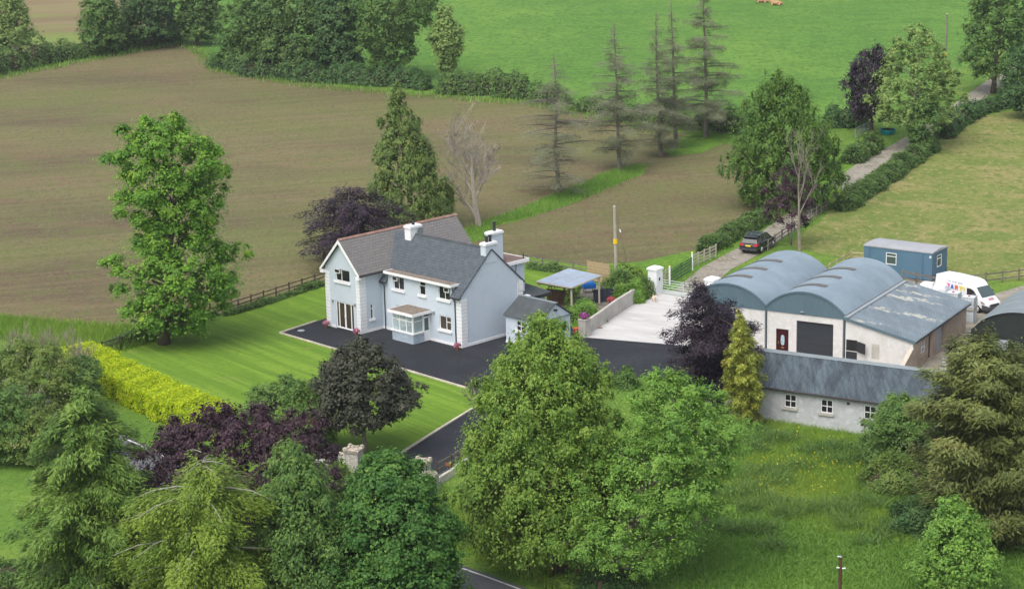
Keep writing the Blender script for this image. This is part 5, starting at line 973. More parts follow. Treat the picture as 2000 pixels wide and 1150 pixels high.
def conifer(name, label, loc, rows, leaf, n, size, levels=22, per=9, droop=.25, rise=0., spread=.28, bark='bark', r0=.25, asp=.35, seed=1, group=None, sparse=False, hang=.25, twig='bark', jitter=.25, asym=None, vmean=.45, top=1., zj=1., jit=.07, every=3):
    t = thing(name, label, 'tree', loc, 0, group); p = Prof(rows); rng = np.random.default_rng(seed); H = p.z[-1]; n = int(n*1.8); size *= .74
    g = np.linspace(p.z[0], p.z[-1]*.985, levels); nb = levels*per; z = np.repeat(g, per)+rng.uniform(-.5,.5,nb)*(g[1]-g[0])*zj; az = np.arange(nb)*2.39996+rng.uniform(-.4,.4,nb)
    Ln = p.R(z)*rng.uniform(1-jitter*1.6, 1+jitter*.5, nb); 
    if asym is not None: Ln *= 1+asym*np.cos(az-math.pi)
    dx, dy = np.cos(az), np.sin(az); base = np.stack([p.O(z)*.9, 0*z, z], 1)
    def along(i, s):
        l = Ln[i]*s; return base[i]+np.stack([dx[i]*l, dy[i]*l, rise*l-droop*l*s], 1)
    w = Ln**1.5; w /= w.sum(); bi = rng.choice(nb, n, p=w); s = rng.uniform(.12,1,n)**.75 if not sparse else rng.uniform(.3,1.02,n)
    C = along(bi, s); wid = spread*Ln[bi]*np.clip(1.15-s,.12,1)*rng.uniform(-1,1,n); C = C+np.stack([-dy[bi]*wid, dx[bi]*wid, -np.abs(wid)*.25-hang*rng.random(n)], 1)+rng.normal(0,jit,(n,3))
    axis = np.stack([dx[bi]-dy[bi]*np.sign(wid)*.6, dy[bi]+dx[bi]*np.sign(wid)*.6, np.full(n, rise-droop*2*.5)-.5*hang], 1)+rng.normal(0,.3,(n,3))
    N = np.stack([dx[bi]*.5, dy[bi]*.5, np.full(n,1.25)], 1)+rng.normal(0,.38,(n,3)); bv = rng.normal(vmean,.16,nb)
    leaf_obj('crown', C, N, size*rng.uniform(.6,1.35,n), bv[bi]+rng.normal(0,.12,n), leaf, t, asp, axis, seed)
    mb = MB(); mb.tube([(0,0,-.15),(float(p.O(H*.3)),0,H*.3),(float(p.O(H*.65)),0,H*.65),(float(p.O(H)),0,H*top)], [r0*1.25,r0*.85,r0*.5,.03], 8)
    k = range(nb) if sparse else range(0, nb, every)
    for i in k:
        i_ = np.array([i]); P = [Vector(along(i_, np.array([q]))[0]) for q in (0,.35,.7,1.)]; rr = .018+.012*Ln[i]; mb.tube(P, [rr, rr*.8, rr*.5, .008], 4, False)
        if sparse:
            for q in (.35,.5,.65,.8,.92):
                for sg_ in (-1, 1):
                    a = Vector(along(i_, np.array([q]))[0]); l = Ln[i]*.3*(1.15-q); mb.tube([a, a+Vector((dx[i]*l*.7-dy[i]*l*sg_, dy[i]*l*.7+dx[i]*l*sg_, -.12*l))], [.012,.005], 3, False)
    mb.build('trunk', bark, t, fix=False); return t
def bare(name, label, loc, h, spread, m, r0, seed, depth=4, kids=5, group=None, cat='tree', upb=.5, tsplit=.25, minr=.007, stems=1):
    t = thing(name, label, cat, loc, 0, group); rg = random.Random(seed); mb = MB()
    def grow(p, d, l, r, k):
        q = p; pts = [p]; rs = [r]
        for i in range(3):
            d = (d+Vector((rg.uniform(-.16,.16), rg.uniform(-.16,.16), rg.uniform(-.04,.12)))).normalized(); q = q+d*l/3; pts.append(q); rs.append(max(minr, r*(1-.22*(i+1))))
        mb.tube(pts, rs, 6 if k >= 3 else 4 if k == 2 else 3, False)
        if k <= 0: return
        for j in range(kids+(1 if k == depth else 0)):
            u = rg.uniform(tsplit, 1); i = min(2, int(u*3)); s = pts[i].lerp(pts[i+1], u*3-i); a = rg.uniform(0, 6.283); side = Vector((math.cos(a), math.sin(a), 0))
            nd_ = (d*upb+side*spread*rg.uniform(.6,1.2)+Vector((0,0,.25))).normalized(); grow(s, nd_, l*rg.uniform(.42,.68), max(minr, rs[i]*.5), k-1)
    for s_ in range(stems): grow(Vector((rg.uniform(-.3,.3)*(stems > 1), rg.uniform(-.3,.3)*(stems > 1), -.1)), Vector((rg.uniform(-.3,.3)*(stems > 1), rg.uniform(-.3,.3)*(stems > 1), 1)).normalized(), h*.6, r0, depth)
    mb.build('branches', m, t, fix=False); return t
def hedge(label, pts, w, h, leaf, per_m, size, seed=1, group=None, hj=.25, wj=.2, name='hedge', tidy=False, asp=.6, vmean=.45):
    o = pts[0]; z0 = zg(o[1]); t = thing(name, label, 'hedge', (*o, z0), 0, group); rng = np.random.default_rng(seed); P = walk(pts, .5); 
    A = np.array([[p.x, p.y] for p in P]); d = np.gradient(A, axis=0); d = unit(d); nr = np.stack([-d[:,1], d[:,0]], 1); m_ = len(A)
    k = np.exp(-np.linspace(-2,2,7)**2); k /= k.sum()
    def sm(x): return np.convolve(np.pad(x, 3, 'edge'), k, 'valid')
    hh = h*(1+hj*sm(rng.normal(0,1.2,m_))); ww = w*(1+wj*sm(rng.normal(0,1.2,m_))); dsp = wj*w*sm(rng.normal(0,1,m_))*.6
    n = int(per_m*m_*.5); fi = rng.random(n)*(m_-1.001); i = fi.astype(int); f = (fi-i)[:, None]; c = A[i]*(1-f)+A[i+1]*f; q = nr[i]; H_ = hh[i]; W_ = ww[i]; c = c+q*dsp[i][:, None]
    if tidy:
        side = rng.random(n); u = np.where(side < .5, rng.uniform(-1,1,n), np.sign(rng.random(n)-.5)); zz = np.where(side < .5, 1., rng.random(n)**.8); N = np.stack([q[:,0]*u*(side >= .5), q[:,1]*u*(side >= .5), (side < .5)*1.], 1)
    else:
        a = rng.uniform(-.12, math.pi+.12, n); u = np.cos(a); zz = np.clip(np.abs(np.sin(a))**.55, .03, 1)*np.where(rng.random(n) < .35, rng.random(n), 1); N = np.stack([q[:,0]*np.cos(a), q[:,1]*np.cos(a), np.sin(a)], 1)
    lump = (.12*np.sin(fi*2.1+u*3)+.1*np.sin(fi*.9+zz*5))*(.3 if tidy else 1.); e_ = np.minimum(1, .45+np.minimum(fi, m_-1-fi)/3.); H_ = H_*e_; W_ = W_*e_
    Cn = np.stack([c[:,0]+q[:,0]*u*W_/2*(1+lump), c[:,1]+q[:,1]*u*W_/2*(1+lump), zz*H_*(1+lump*.6)], 1)+rng.normal(0, size*.45, (n,3)); Cn[:,2] = np.maximum(Cn[:,2], .05)
    yy = Cn[:,1]; Cn[:,2] += np.interp(yy, BY, BZ)-z0; Cn[:,0] -= o[0]; Cn[:,1] -= o[1]
    v = vmean+.12*np.sin(fi*1.3+u*2+zz*4)+rng.normal(0,.17,n); leaf_obj('foliage', Cn, N+rng.normal(0,.5,(n,3))+np.array([0,0,.3]), size*rng.uniform(.6,1.3,n), v, leaf, t, asp, None, seed)
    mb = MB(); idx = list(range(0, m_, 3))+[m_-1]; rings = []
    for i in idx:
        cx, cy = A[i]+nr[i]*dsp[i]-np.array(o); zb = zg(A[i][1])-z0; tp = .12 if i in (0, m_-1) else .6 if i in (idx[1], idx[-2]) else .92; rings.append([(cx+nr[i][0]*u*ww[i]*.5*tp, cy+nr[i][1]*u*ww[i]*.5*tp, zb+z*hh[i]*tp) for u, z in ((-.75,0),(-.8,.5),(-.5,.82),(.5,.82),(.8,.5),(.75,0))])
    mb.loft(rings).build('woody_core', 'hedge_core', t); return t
def in_poly(x, y, poly):
    ins = np.zeros(len(x), bool); n = len(poly)
    for i in range(n):
        (x0, y0), (x1, y1) = poly[i], poly[(i+1) % n]; c = ((y0 > y) != (y1 > y)) & (x < (x1-x0)*(y-y0)/(y1-y0+1e-12)+x0); ins ^= c
    return ins
def blades(name, label, poly, n, h, w, m, seed, lean=.35, clump=0, vmean=.45, soft=.25):
    rng = np.random.default_rng(seed); px = np.array(poly); X = []; 
    lo, hi = px.min(0), px.max(0)
    if clump:
        cc = rng.uniform(lo, hi, (clump, 2)); q = cc[rng.integers(0, clump, n*3)]+rng.normal(0,.45,(n*3,2))
    else: q = rng.uniform(lo, hi, (n*3,2))
    q = q[in_poly(q[:,0], q[:,1], poly)][:n]; n = len(q); q = q+rng.normal(0,soft,(n,2)); z = np.interp(q[:,1], BY, BZ); a = rng.uniform(0, 6.283, n); hh = h*rng.uniform(.5,1.3,n); ww = w*rng.uniform(.6,1.4,n)
    b = np.stack([q[:,0], q[:,1], z], 1); s = np.stack([np.cos(a), np.sin(a), 0*a], 1)*ww[:, None]*.5; tip = b+np.stack([rng.normal(0,lean,n)*hh, rng.normal(0,lean,n)*hh, hh], 1)
    P = np.stack([b-s, b+s, tip], 1).reshape(-1,3); me = bpy.data.meshes.new(name); me.vertices.add(3*n); me.vertices.foreach_set('co', P.astype(np.float32).ravel()); me.loops.add(3*n); me.loops.foreach_set('vertex_index', np.arange(3*n, dtype=np.int32)); me.polygons.add(n); me.polygons.foreach_set('loop_start', np.arange(0,3*n,3, dtype=np.int32))
    at = me.attributes.new('v', 'FLOAT', 'FACE'); low = .12*np.sin(q[:,0]*.35+2)+.12*np.sin(q[:,1]*.3+q[:,0]*.2); at.data.foreach_set('value', np.clip(vmean+low+rng.normal(0,.17,n), 0, 1).astype(np.float32)); me.update(calc_edges=True); me.materials.append(MATS[m]); o = bpy.data.objects.new(name, me); col.objects.link(o)
    return tag(o, label, 'grass', kind='stuff')
def strip_poly(pts, w):
    a, b = offset(pts, w/2), offset(pts, -w/2); return [tuple(p) for p in a]+[tuple(p) for p in b[::-1]]
def patch(name, label, loc, rx, ry, h, leaf, n, size, seed, cat='shrub', group=None, stem='hedge_core', **k):
    """low mound of leaves"""
    t = thing(name, label, cat, loc, 0, group); rng = np.random.default_rng(seed); d = sph(rng, n, -.05); lump = 1+.16*np.sin(d[:,0]*5+seed)+.14*np.sin(d[:,1]*6+d[:,2]*4+seed*2)
    C = d*np.array([rx,ry,h])*lump[:, None]*rng.uniform(.82,1.04,(n,1))+rng.normal(0,size*.4,(n,3)); C[:,2] = np.maximum(C[:,2], .04)
    leaf_obj('foliage', C, d+rng.normal(0,.5,(n,3))+np.array([0,0,.3]), size*rng.uniform(.6,1.3,n), k.get('vmean',.45)+.13*np.sin(d[:,0]*7+d[:,2]*6)+rng.normal(0,.16,n), leaf, t, .6, None, seed)
    mb = MB(); rings = [[(rx*.78*s_*math.cos(a), ry*.78*s_*math.sin(a), h*z) for a in np.linspace(0,6.283,10,endpoint=False)] for z, s_ in ((0,.95),(.3,.95),(.6,.75),(.8,.35))]; mb.loft(rings).build('woody_core', stem, t); return t
# ---- the big trees near the house
tree('sycamore_tree', 'tall bright green sycamore standing at the lawn edge on the left', (-29.31, 161.41), [(1.19,0.40,3.11),(2.71,1.57,4.17),(4.70,1.69,5.01),(6.67,1.75,5.48),(7.98,1.62,5.18),(9.06,1.65,4.24),(10.14,1.93,3.72),(11.23,1.66,4.22),(13.17,1.53,4.80),(14.88,1.51,4.75),(16.58,1.43,4.34),(18.07,1.11,3.49),(19.05,0.86,2.05)], 'leaf_sycamore', 54000, .31, nb=78, br=1.25, cr=.5, nc=10, r0=.42, seed=3, limbs=26, asp=.7)
conifer('copper_beech', 'dark purple copper beech behind the house', (-14.67, 189.42), [(1.53,0.31,4.98),(2.81,-0.13,5.72),(4.35,-0.39,5.88),(5.62,-0.64,5.33),(6.63,-0.72,3.96),(7.59,-0.93,1.98)], 'leaf_purple', 15000, .36, levels=12, per=11, droop=.25, rise=.12, spread=.4, hang=.45, r0=.3, seed=5, jitter=.4, asp=.5, zj=2.2, jit=.14)
tree('cypress_tree', 'conical green cypress with brown tinges behind the house', (-10.39, 202.63), [(0.21,0.25,3.27),(1.73,0.30,3.80),(3.36,0.20,4.05),(5.52,-0.07,3.65),(8.20,-0.35,3.06),(10.61,-0.73,2.15),(12.73,-0.92,1.26),(14.31,-0.86,0.73),(15.47,-0.87,0.26)], 'leaf_cypress', 36000, .4, grow=1.22, nb=60, br=1.0, cr=.5, nc=9, weep=.8, r0=.35, seed=7, asp=.35, zflat=1.2, limbs=6)
bare('dead_tree', 'leafless dead tree with pale splitting bark behind the house', (-3.27, 204.23), 12.80, .8, 'dead_bark', .36, 12, depth=4, kids=6, upb=.7, tsplit=.08, minr=.014)
for i, (bx, by, ty, wd, sd, lab, loc, rows) in enumerate([
    (0,0,0,0,31,'half-dead conifer nearest the house roof', (5.66, 219.40), [(1.52,-0.20,4.58),(3.38,-0.17,5.15),(5.71,-0.70,5.13),(8.00,-0.38,4.55),(10.29,-0.20,3.55),(12.57,-0.16,2.12),(14.56,-0.32,0.90),(15.75,-0.47,0.17)]),
    (0,0,0,0,32,'second half-dead conifer from the house', (13.02, 231.38), [(2.01,0.17,2.86),(4.46,-0.11,4.06),(7.18,-0.23,3.90),(9.89,-0.20,3.29),(12.59,-0.33,2.24),(14.97,-0.39,1.25),(17.17,-0.49,0.24)]),
    (0,0,0,0,33,'third half-dead conifer, with ivy low on its trunk', (18.54, 239.42), [(1.57,0.10,2.65),(4.10,-0.20,3.57),(7.22,-0.34,3.10),(10.33,-0.48,2.32),(13.42,-0.52,1.45),(16.18,-0.54,0.55),(17.40,-0.53,0.18)]),
    (0,0,0,0,34,'thin half-dead conifer close behind the third', (20.84, 244.44), [(2.12,0.10,2.70),(5.00,-0.21,3.01),(8.18,-0.36,2.53),(11.34,-0.35,1.89),(14.48,-0.49,1.10),(16.99,-0.64,0.31),(18.23,-0.64,0.13)]),
    (0,0,0,0,35,'tallest half-dead conifer beside the lane, greenest of the row', (25.07, 250.41), [(2.17,-0.03,4.39),(5.10,0.13,4.86),(8.36,-0.04,4.04),(11.59,-0.10,3.12),(14.80,-0.20,2.25),(17.99,-0.33,0.96),(19.58,-0.40,0.26)])]):
    conifer('dying_conifer', lab, loc, rows, 'leaf_grey', (10500,15500,13500,11000,26000)[i], .34, levels=21, per=7, droop=.1, rise=.1, spread=.42, hang=.22, bark='grey_twig', r0=.23, asp=.2, jit=.22, seed=sd, group='dying conifers in the tilled field', sparse=True, jitter=.55, zj=3.0)
tree('weeping_beech', 'broad rounded green beech beside the lane', (29.37, 209.81), [(1.11,0.40,5.36),(3.07,0.33,6.12),(5.57,0.03,6.21),(8.07,-0.35,5.84),(10.27,-0.57,5.09),(12.19,-0.67,3.80),(13.44,-0.68,2.44),(14.21,-0.82,1.22)], 'leaf_beech', 30000, .4, nb=60, br=1.5, cr=.6, nc=10, weep=1.1, r0=.35, seed=9, asp=.5)
bare('bare_tree', 'half-bare tree with pale trunk by the lane fence', (28.32, 190.45), 11.57, .55, 'pale_bark', .2, 14, depth=4, kids=4, upb=.9, tsplit=.4)
tree('plum_tree', 'sparse plum-coloured leaves round the bare tree by the lane', (27.83, 193.04), [(1.98,-0.02,2.54),(4.05,-0.17,2.91),(6.10,-0.07,2.53),(7.89,0.16,1.51)], 'leaf_plum', 2600, .3, nb=16, br=.9, cr=.5, nc=6, r0=.08, seed=15, bark='grey_twig', limbs=10)
tree('purple_beech', 'dark purple beech at the edge of the top pasture', (46.07, 249.90), [(2.10,-0.17,2.60),(4.72,-0.55,3.24),(7.32,-0.60,3.23),(9.57,-0.17,2.42),(10.84,0.45,1.45)], 'leaf_purple', 8500, .45, nb=26, br=1.3, cr=.6, weep=.4, r0=.25, seed=16, asp=.5)
tree('pale_ash', 'pale green thinly leaved ash beside the lane in front of the purple beech', (50.19, 241.98), [(3.18,-0.08,5.34),(5.71,0.01,5.80),(8.54,-0.07,5.47),(11.36,-0.30,4.05),(13.53,-0.20,2.33),(14.64,-0.07,1.24)], 'leaf_pale', 11000, .46, nb=40, br=1.3, cr=.55, nc=7, r0=.3, seed=17, bark='pale_bark', limbs=26)
tree('ivy_tree', 'ivy-clad green tree standing over the lane hedge', (49.55, 237.28), [(0.94,0.13,1.39),(3.12,0.23,1.85),(5.28,0.63,2.00),(6.83,0.74,1.23)], 'leaf_mid', 4500, .4, nb=16, br=.9, cr=.5, r0=.22, seed=18)
tree('lane_ash', 'tall green ash at the top of the lane on the right', (67.93, 276.64), [(2.29,0.46,4.47),(5.15,0.53,5.71),(7.99,0.68,5.80),(10.82,0.68,5.33),(13.64,0.58,4.25),(16.45,0.30,2.65)], 'leaf_mid', 14000, .5, nb=44, br=1.6, cr=.65, r0=.35, seed=19, limbs=22)
tree('roadside_tree', 'dark green tree cut off by the right edge above the hay field', (68.05, 257.56), [(1.13,0.62,3.68),(3.82,0.52,4.34),(6.49,0.41,3.99),(8.82,0.15,2.82)], 'leaf_dark', 7000, .48, nb=24, br=1.5, cr=.6, r0=.3, seed=20)
# ---- far trees along the top hedges
for i, (lab, loc, rows, lf, n, b) in enumerate([
    ('thin pale tree at the far left edge', (-81.98, 325.75), [(1.92,0.16,4.17),(4.83,0.49,4.25),(8.16,0.48,3.53),(11.45,0.96,2.49)], 'leaf_pale', 5000, 1.6),
    ('small mid green tree in the top left hedge', (-67.05, 328.69), [(1.51,0.32,3.16),(4.03,0.50,3.57),(6.96,0.71,3.15),(9.88,0.93,2.30)], 'leaf_mid', 5000, 1.5),
    ('dark round oak in the top left hedge', (-60.26, 336.02), [(1.90,-0.30,5.16),(4.04,-0.07,5.50),(7.03,0.25,5.36),(10.43,0.48,4.06)], 'leaf_dark', 8000, 2.0),
    ('grey-green tree where the two hedges meet', (-52.20, 336.99), [(1.38,0.30,3.24),(4.13,0.47,3.66),(7.55,0.89,3.44),(10.96,1.09,2.57)], 'leaf_hedge', 6000, 1.7),
    ('large leafy tree at the left end of the copse', (-41.11, 313.43), [(0.96,0.46,4.83),(3.77,1.01,5.63),(6.96,1.59,5.21),(10.14,2.36,4.20),(13.70,2.55,2.99)], 'leaf_mid', 11000, 2.0),
    ('broad leafy tree in the middle of the copse', (-32.75, 306.36), [(1.18,0.26,5.71),(3.94,0.39,6.09),(7.06,0.94,5.69),(10.19,1.09,5.28),(14.46,1.10,3.90)], 'leaf_hedge', 12000, 2.1),
    ('dark leafy tree at the right end of the copse', (-25.10, 302.24), [(2.89,-0.11,3.50),(5.61,-0.11,3.99),(8.69,0.14,3.87),(11.76,0.47,3.28),(14.82,0.60,2.50)], 'leaf_dark', 9000, 1.8),
    ('ivy-covered tree with a bulging crown on the pasture hedge', (-18.07, 297.73), [(1.54,0.06,1.53),(3.45,0.32,2.87),(6.12,0.81,4.39),(8.78,0.90,5.53),(11.42,1.95,5.70),(14.01,3.95,5.31)], 'leaf_mid', 10000, 1.5),
    ('narrow ivy-covered tree standing alone on the pasture hedge', (-8.71, 292.01), [(1.51,0.05,0.75),(3.77,0.11,1.28),(5.65,0.17,2.25),(7.53,0.04,2.43),(9.40,-0.28,1.31),(11.41,-0.18,0.75)], 'leaf_pale', 4200, .9)]):
    tree('hedgerow_tree', lab, loc, rows, lf, int(n*1.5), .55, grow=1.2, nb=34, br=b*1.2, cr=.8, nc=9, r0=.3, seed=40+i, group='trees along the top hedges', limbs=10)
# ---- trees in the foreground
tree('maple_tree', 'bronze-dark round maple with slim trunk on the front lawn', (-10.41, 131.53), [(2.23,-0.14,2.39),(2.86,-0.06,3.21),(3.78,0.19,3.63),(4.70,0.17,3.47),(5.80,-0.05,2.95),(6.72,-0.13,2.19),(7.45,-0.10,1.31),(7.81,-0.14,0.74)], 'leaf_bronze', 26000, .26, nb=52, br=.85, cr=.4, nc=10, r0=.17, seed=51, asp=.75, bark='pale_bark')
tree('lime_tree', 'huge pyramidal lime tree in front of the forecourt', (2.60, 108.42), [(2.12,-1.45,4.00),(3.44,-1.27,4.73),(5.00,-1.33,5.00),(6.55,-1.31,4.89),(8.09,-1.21,4.56),(9.61,-1.08,4.15),(11.13,-0.91,3.70),(12.49,-0.81,3.19),(13.69,-0.71,2.38),(14.59,-0.81,1.49),(15.39,-0.93,0.60)], 'leaf_lime', 105000, .235, nb=150, br=1.15, cr=.42, nc=11, weep=.7, r0=.38, seed=53, asp=.62, limbs=24)
tree('ash_tree', 'airy light green ash leaning over the meadow beside the lime', (6.23, 106.48), [(1.72,-0.16,3.21),(3.10,0.14,4.65),(4.94,0.67,5.14),(6.74,1.69,4.98),(8.23,2.73,4.42),(9.58,3.00,3.94),(10.79,2.57,3.08),(11.69,2.29,1.93),(12.30,1.79,1.00)], 'leaf_ash', 66000, .225, nb=95, br=1.1, cr=.4, nc=8, r0=.34, seed=55, asp=.5, limbs=60, bark='pale_bark', inner=.1)
conifer('copper_beech', 'copper beech in front of the left barrel shed', (14.79, 139.37), [(1.18,-0.38,2.25),(2.55,-0.56,2.61),(3.91,-0.57,3.17),(5.45,-0.42,3.38),(6.79,-0.35,3.30),(7.94,-0.57,2.40),(8.91,-1.31,1.29),(9.68,-1.59,0.65)], 'leaf_purple', 27000, .27, levels=17, per=11, droop=.2, rise=.16, spread=.4, hang=.4, r0=.25, seed=57, jitter=.5, asp=.5, zj=2.5, jit=.14)
bare('bare_tree', 'pale bare top branches showing through the copper beech by the shed', (15.29, 139.84), 7.22, .25, 'pale_bark', .1, 59, depth=2, kids=3, upb=1.2)
conifer('thuja_tree', 'narrow yellow-green conifer with brown base before the outbuilding', (16.20, 134.85), [(0.91,0.14,1.02),(2.50,0.10,1.41),(4.01,0.05,1.44),(5.51,-0.03,1.30),(6.82,-0.18,0.93),(7.83,-0.33,0.50),(8.57,-0.40,0.22)], 'leaf_thuja', 17000, .32, levels=26, per=10, droop=.4, rise=.3, spread=.45, hang=.4, r0=.14, seed=61, jitter=.35, zj=2)
conifer('golden_cypress', 'big shaggy golden-brown cypress at the right edge', (27.89, 111.56), [(0.96,0.42,3.36),(2.57,0.37,4.26),(4.18,0.24,4.62),(5.78,0.03,4.46),(7.36,-0.10,4.22),(8.93,-0.23,3.83),(10.34,-0.28,3.07),(11.43,-0.32,2.17),(12.36,-0.50,1.12)], 'leaf_golden_cypress', 56000, .46, levels=20, per=15, droop=.1, rise=.42, spread=.42, hang=.4, r0=.4, seed=63, jitter=.5, zj=4, jit=.2)
conifer('spruce_tree', 'feathery green spruce at the lower left by the road', (-23.65, 106.39), [(1.12,-0.94,4.66),(2.67,-0.83,4.50),(4.21,-0.64,4.12),(5.73,-0.38,3.82),(7.25,-0.34,3.59),(8.77,-0.30,3.08),(9.97,-0.26,2.60),(11.17,-0.23,1.97),(12.06,-0.35,1.21),(12.80,-0.28,0.43)], 'leaf_spruce', 42000, .42, levels=24, per=12, droop=.35, rise=.25, spread=.42, hang=.4, r0=.26, seed=65, jitter=.5, zj=3, jit=.15)
tree('copper_beech', 'wide spreading copper beech over the road at the lower left', (-18.31, 113.26), [(0.57,-2.98,3.32),(1.83,-0.89,5.31),(3.10,0.57,6.38),(4.38,1.10,6.51),(5.67,1.33,6.34),(6.64,1.23,5.87),(7.60,1.21,4.72),(8.29,1.40,2.74),(8.61,1.42,1.22)], 'leaf_plum', 52000, .26, nb=95, br=1.05, cr=.42, nc=10, r0=.35, seed=67, weep=.2, asp=.6, limbs=20)
conifer('weeping_elm', 'yellow-green weeping tree with silvery bare branches at the bottom left', (-16.74, 100.93), [(1.64,-0.04,4.72),(3.13,-0.09,4.70),(4.61,-0.14,4.55),(5.93,-0.20,4.26),(6.95,-0.21,3.91),(7.96,-0.15,3.49),(8.82,-0.03,2.87),(9.69,0.02,1.77)], 'leaf_weeping', 42000, .27, levels=15, per=12, droop=.42, rise=.34, spread=.42, hang=.9, r0=.3, seed=69, asp=.5, bark='silver_bark', jitter=.5, zj=3, jit=.16, every=2)
tree('hornbeam', 'mid green drooping tree between the weeping tree and the maple at the bottom', (-11.96, 102.05), [(1.65,0.43,2.73),(3.14,0.43,2.93),(4.63,0.50,2.79),(6.11,0.36,2.43),(7.58,0.16,2.14),(8.75,0.07,1.72),(9.77,-0.15,0.89),(10.33,-0.29,0.37)], 'leaf_mid', 36000, .26, nb=66, br=.95, cr=.42, nc=10, weep=.6, r0=.25, seed=71, asp=.55)
tree('sycamore_tree', 'dense deep green sycamore at the bottom centre hiding the entrance', (-6.35, 102.43), [(1.07,-0.24,3.52),(2.27,-0.24,3.75),(3.77,-0.29,3.64),(5.26,-0.37,3.35),(6.44,-0.47,2.92),(7.47,-0.50,2.43),(8.35,-0.60,1.87),(9.02,-0.58,1.18),(9.38,-0.63,0.41)], 'leaf_maple', 60000, .26, nb=90, br=1.05, cr=.42, nc=10, r0=.35, seed=73, asp=.75)
# ---- shrubs
tree('roadside_shrub', 'small green shrub between the spruce and the weeping tree', (-21.60, 108.96), [(0.64,0.04,1.79),(1.75,0.12,1.93),(2.85,0.19,1.63),(3.64,0.24,1.18)], 'leaf_hedge', 9000, .24, nb=24, br=.8, cr=.4, r0=.08, seed=141, cat='shrub')
tree('roadside_shrub', 'yellow-green shrub left of the entrance wall', (-11.65, 120.94), [(0.52,-0.06,1.23),(1.39,0.01,1.36),(2.25,0.10,1.14),(2.77,0.07,0.70)], 'leaf_lime', 6000, .2, nb=18, br=.6, cr=.35, r0=.06, seed=142, cat='shrub')
tree('roadside_shrub', 'low dark shrub along the bottom edge below the sycamore', (-10.13, 103.73), [(0.46,0.02,2.85),(1.22,0.13,2.92),(2.13,0.09,2.42),(2.74,0.12,1.70)], 'leaf_mid', 12000, .24, nb=30, br=.8, cr=.4, r0=.06, seed=143, cat='shrub')
tree('roadside_shrub', 'pale scrub above the grass at the left edge', (-33.45, 130.67), [(0.55,0.22,1.94),(1.66,0.31,2.11),(2.76,0.49,1.84),(3.68,0.56,1.14)], 'leaf_scrub', 9000, .22, nb=22, br=.8, cr=.4, r0=.06, seed=144, cat='shrub', bark='pale_bark', limbs=20)
tree('laurel_shrub', 'rounded green shrub behind the maple on the front lawn', (-15.95, 132.16), [(0.55,0.38,2.85),(1.86,0.45,3.20),(3.16,0.46,3.07),(4.27,0.48,2.57),(4.90,0.42,1.59)], 'leaf_mid', 20000, .24, nb=40, br=.8, cr=.4, r0=.1, seed=81, cat='shrub', vmean=.55)
tree('grey_shrub', 'silvery variegated shrub at the left of the lawn shrubbery', (-18.23, 136.40), [(0.57,0.16,1.15),(1.72,0.18,1.19),(2.68,0.29,0.95),(3.36,0.36,0.55)], 'leaf_pale', 6000, .16, nb=16, br=.55, cr=.3, r0=.06, seed=82, cat='shrub')
tree('elder_bush', 'green bush against the end of the long outbuilding', (25.71, 125.33), [(0.54,-0.01,2.55),(1.78,-0.04,2.88),(3.02,0.01,2.62),(4.09,-0.18,1.94),(4.86,-0.12,0.84)], 'leaf_mid', 20000, .24, nb=40, br=.9, cr=.4, r0=.12, seed=83, cat='shrub', vmean=.55)
patch('bramble_patch', 'bramble thicket with white blossom below the cypress', (24.53, 121.85), 2.6, 2.4, 1.9, 'leaf_scrub', 9000, .2, 84, vmean=.35); patch('white_blossom', 'cluster of white blossom on the bramble thicket', ((25.82, 126.38)[0], (25.82, 126.38)[1], .3), 1.3, .8, 1.6, 'petal_white', 700, .14, 85, vmean=.4)
patch('bramble_patch', 'dark undergrowth at the foot of the golden cypress', (26.19, 114.26), 3.6, 2.2, 1.6, 'leaf_dark', 12000, .22, 86)
tree('willow_bush', 'pale loose bush with bare twigs at the bottom right', (24.42, 103.49), [(0.76,-0.02,2.28),(2.13,-0.07,2.42),(3.49,-0.04,2.05),(4.54,-0.21,1.48),(5.44,-0.38,0.78)], 'leaf_ash', 16000, .24, nb=40, br=.8, cr=.4, nc=7, r0=.1, seed=87, cat='shrub', bark='pale_bark', limbs=30)
tree('hazel_bush', 'bright green bush at the right edge beside the cypress', (32.42, 120.32), [(0.68,0.55,1.39),(1.88,0.50,1.55),(2.74,0.41,1.11)], 'leaf_maple', 5000, .26, nb=14, br=.7, cr=.4, r0=.08, seed=88, cat='shrub', vmean=.6)
patch('box_shrub', 'low clipped shrub beside the forecourt behind the lime', (8.50, 145.67), 1.2, .9, 1.3, 'leaf_mid', 3000, .2, 89)
bare('bare_shrub', 'small leafless grey shrub on the lawn corner by the lime', (-3.17, 142.08), 2.6, .8, 'grey_twig', .06, 90, depth=4, kids=4, cat='shrub', stems=2, minr=.006)
patch('garden_shrub', 'mixed green shrubs on the bank behind the drive wall', (10.23, 173.96), 2.1, 1.5, 2.3, 'leaf_mid', 9000, .22, 91, vmean=.55); patch('garden_shrub', 'yellow-green shrub below the utility pole', (10.75, 177.81), 1.4, 1.1, 2.0, 'leaf_lime', 4500, .22, 92); patch('garden_shrub', 'grey-leaved shrub at the left of the bank by the wattle screen', (9.04, 174.07), 1.0, .9, 1.7, 'leaf_pale', 3500, .18, 93, vmean=.25)
patch('ivy', 'ivy spilling over the drive wall beside the white pillar', (10.67, 172.21), 1.35, .95, 1.8, 'leaf_ash', 6000, .17, 94, cat='ivy', vmean=.5); patch('ivy', 'ivy mound over the hedge beside the outhouse', (6.01, 165.27), 2.0, 1.2, 1.75, 'leaf_ash', 8000, .17, 95, cat='ivy', vmean=.5)
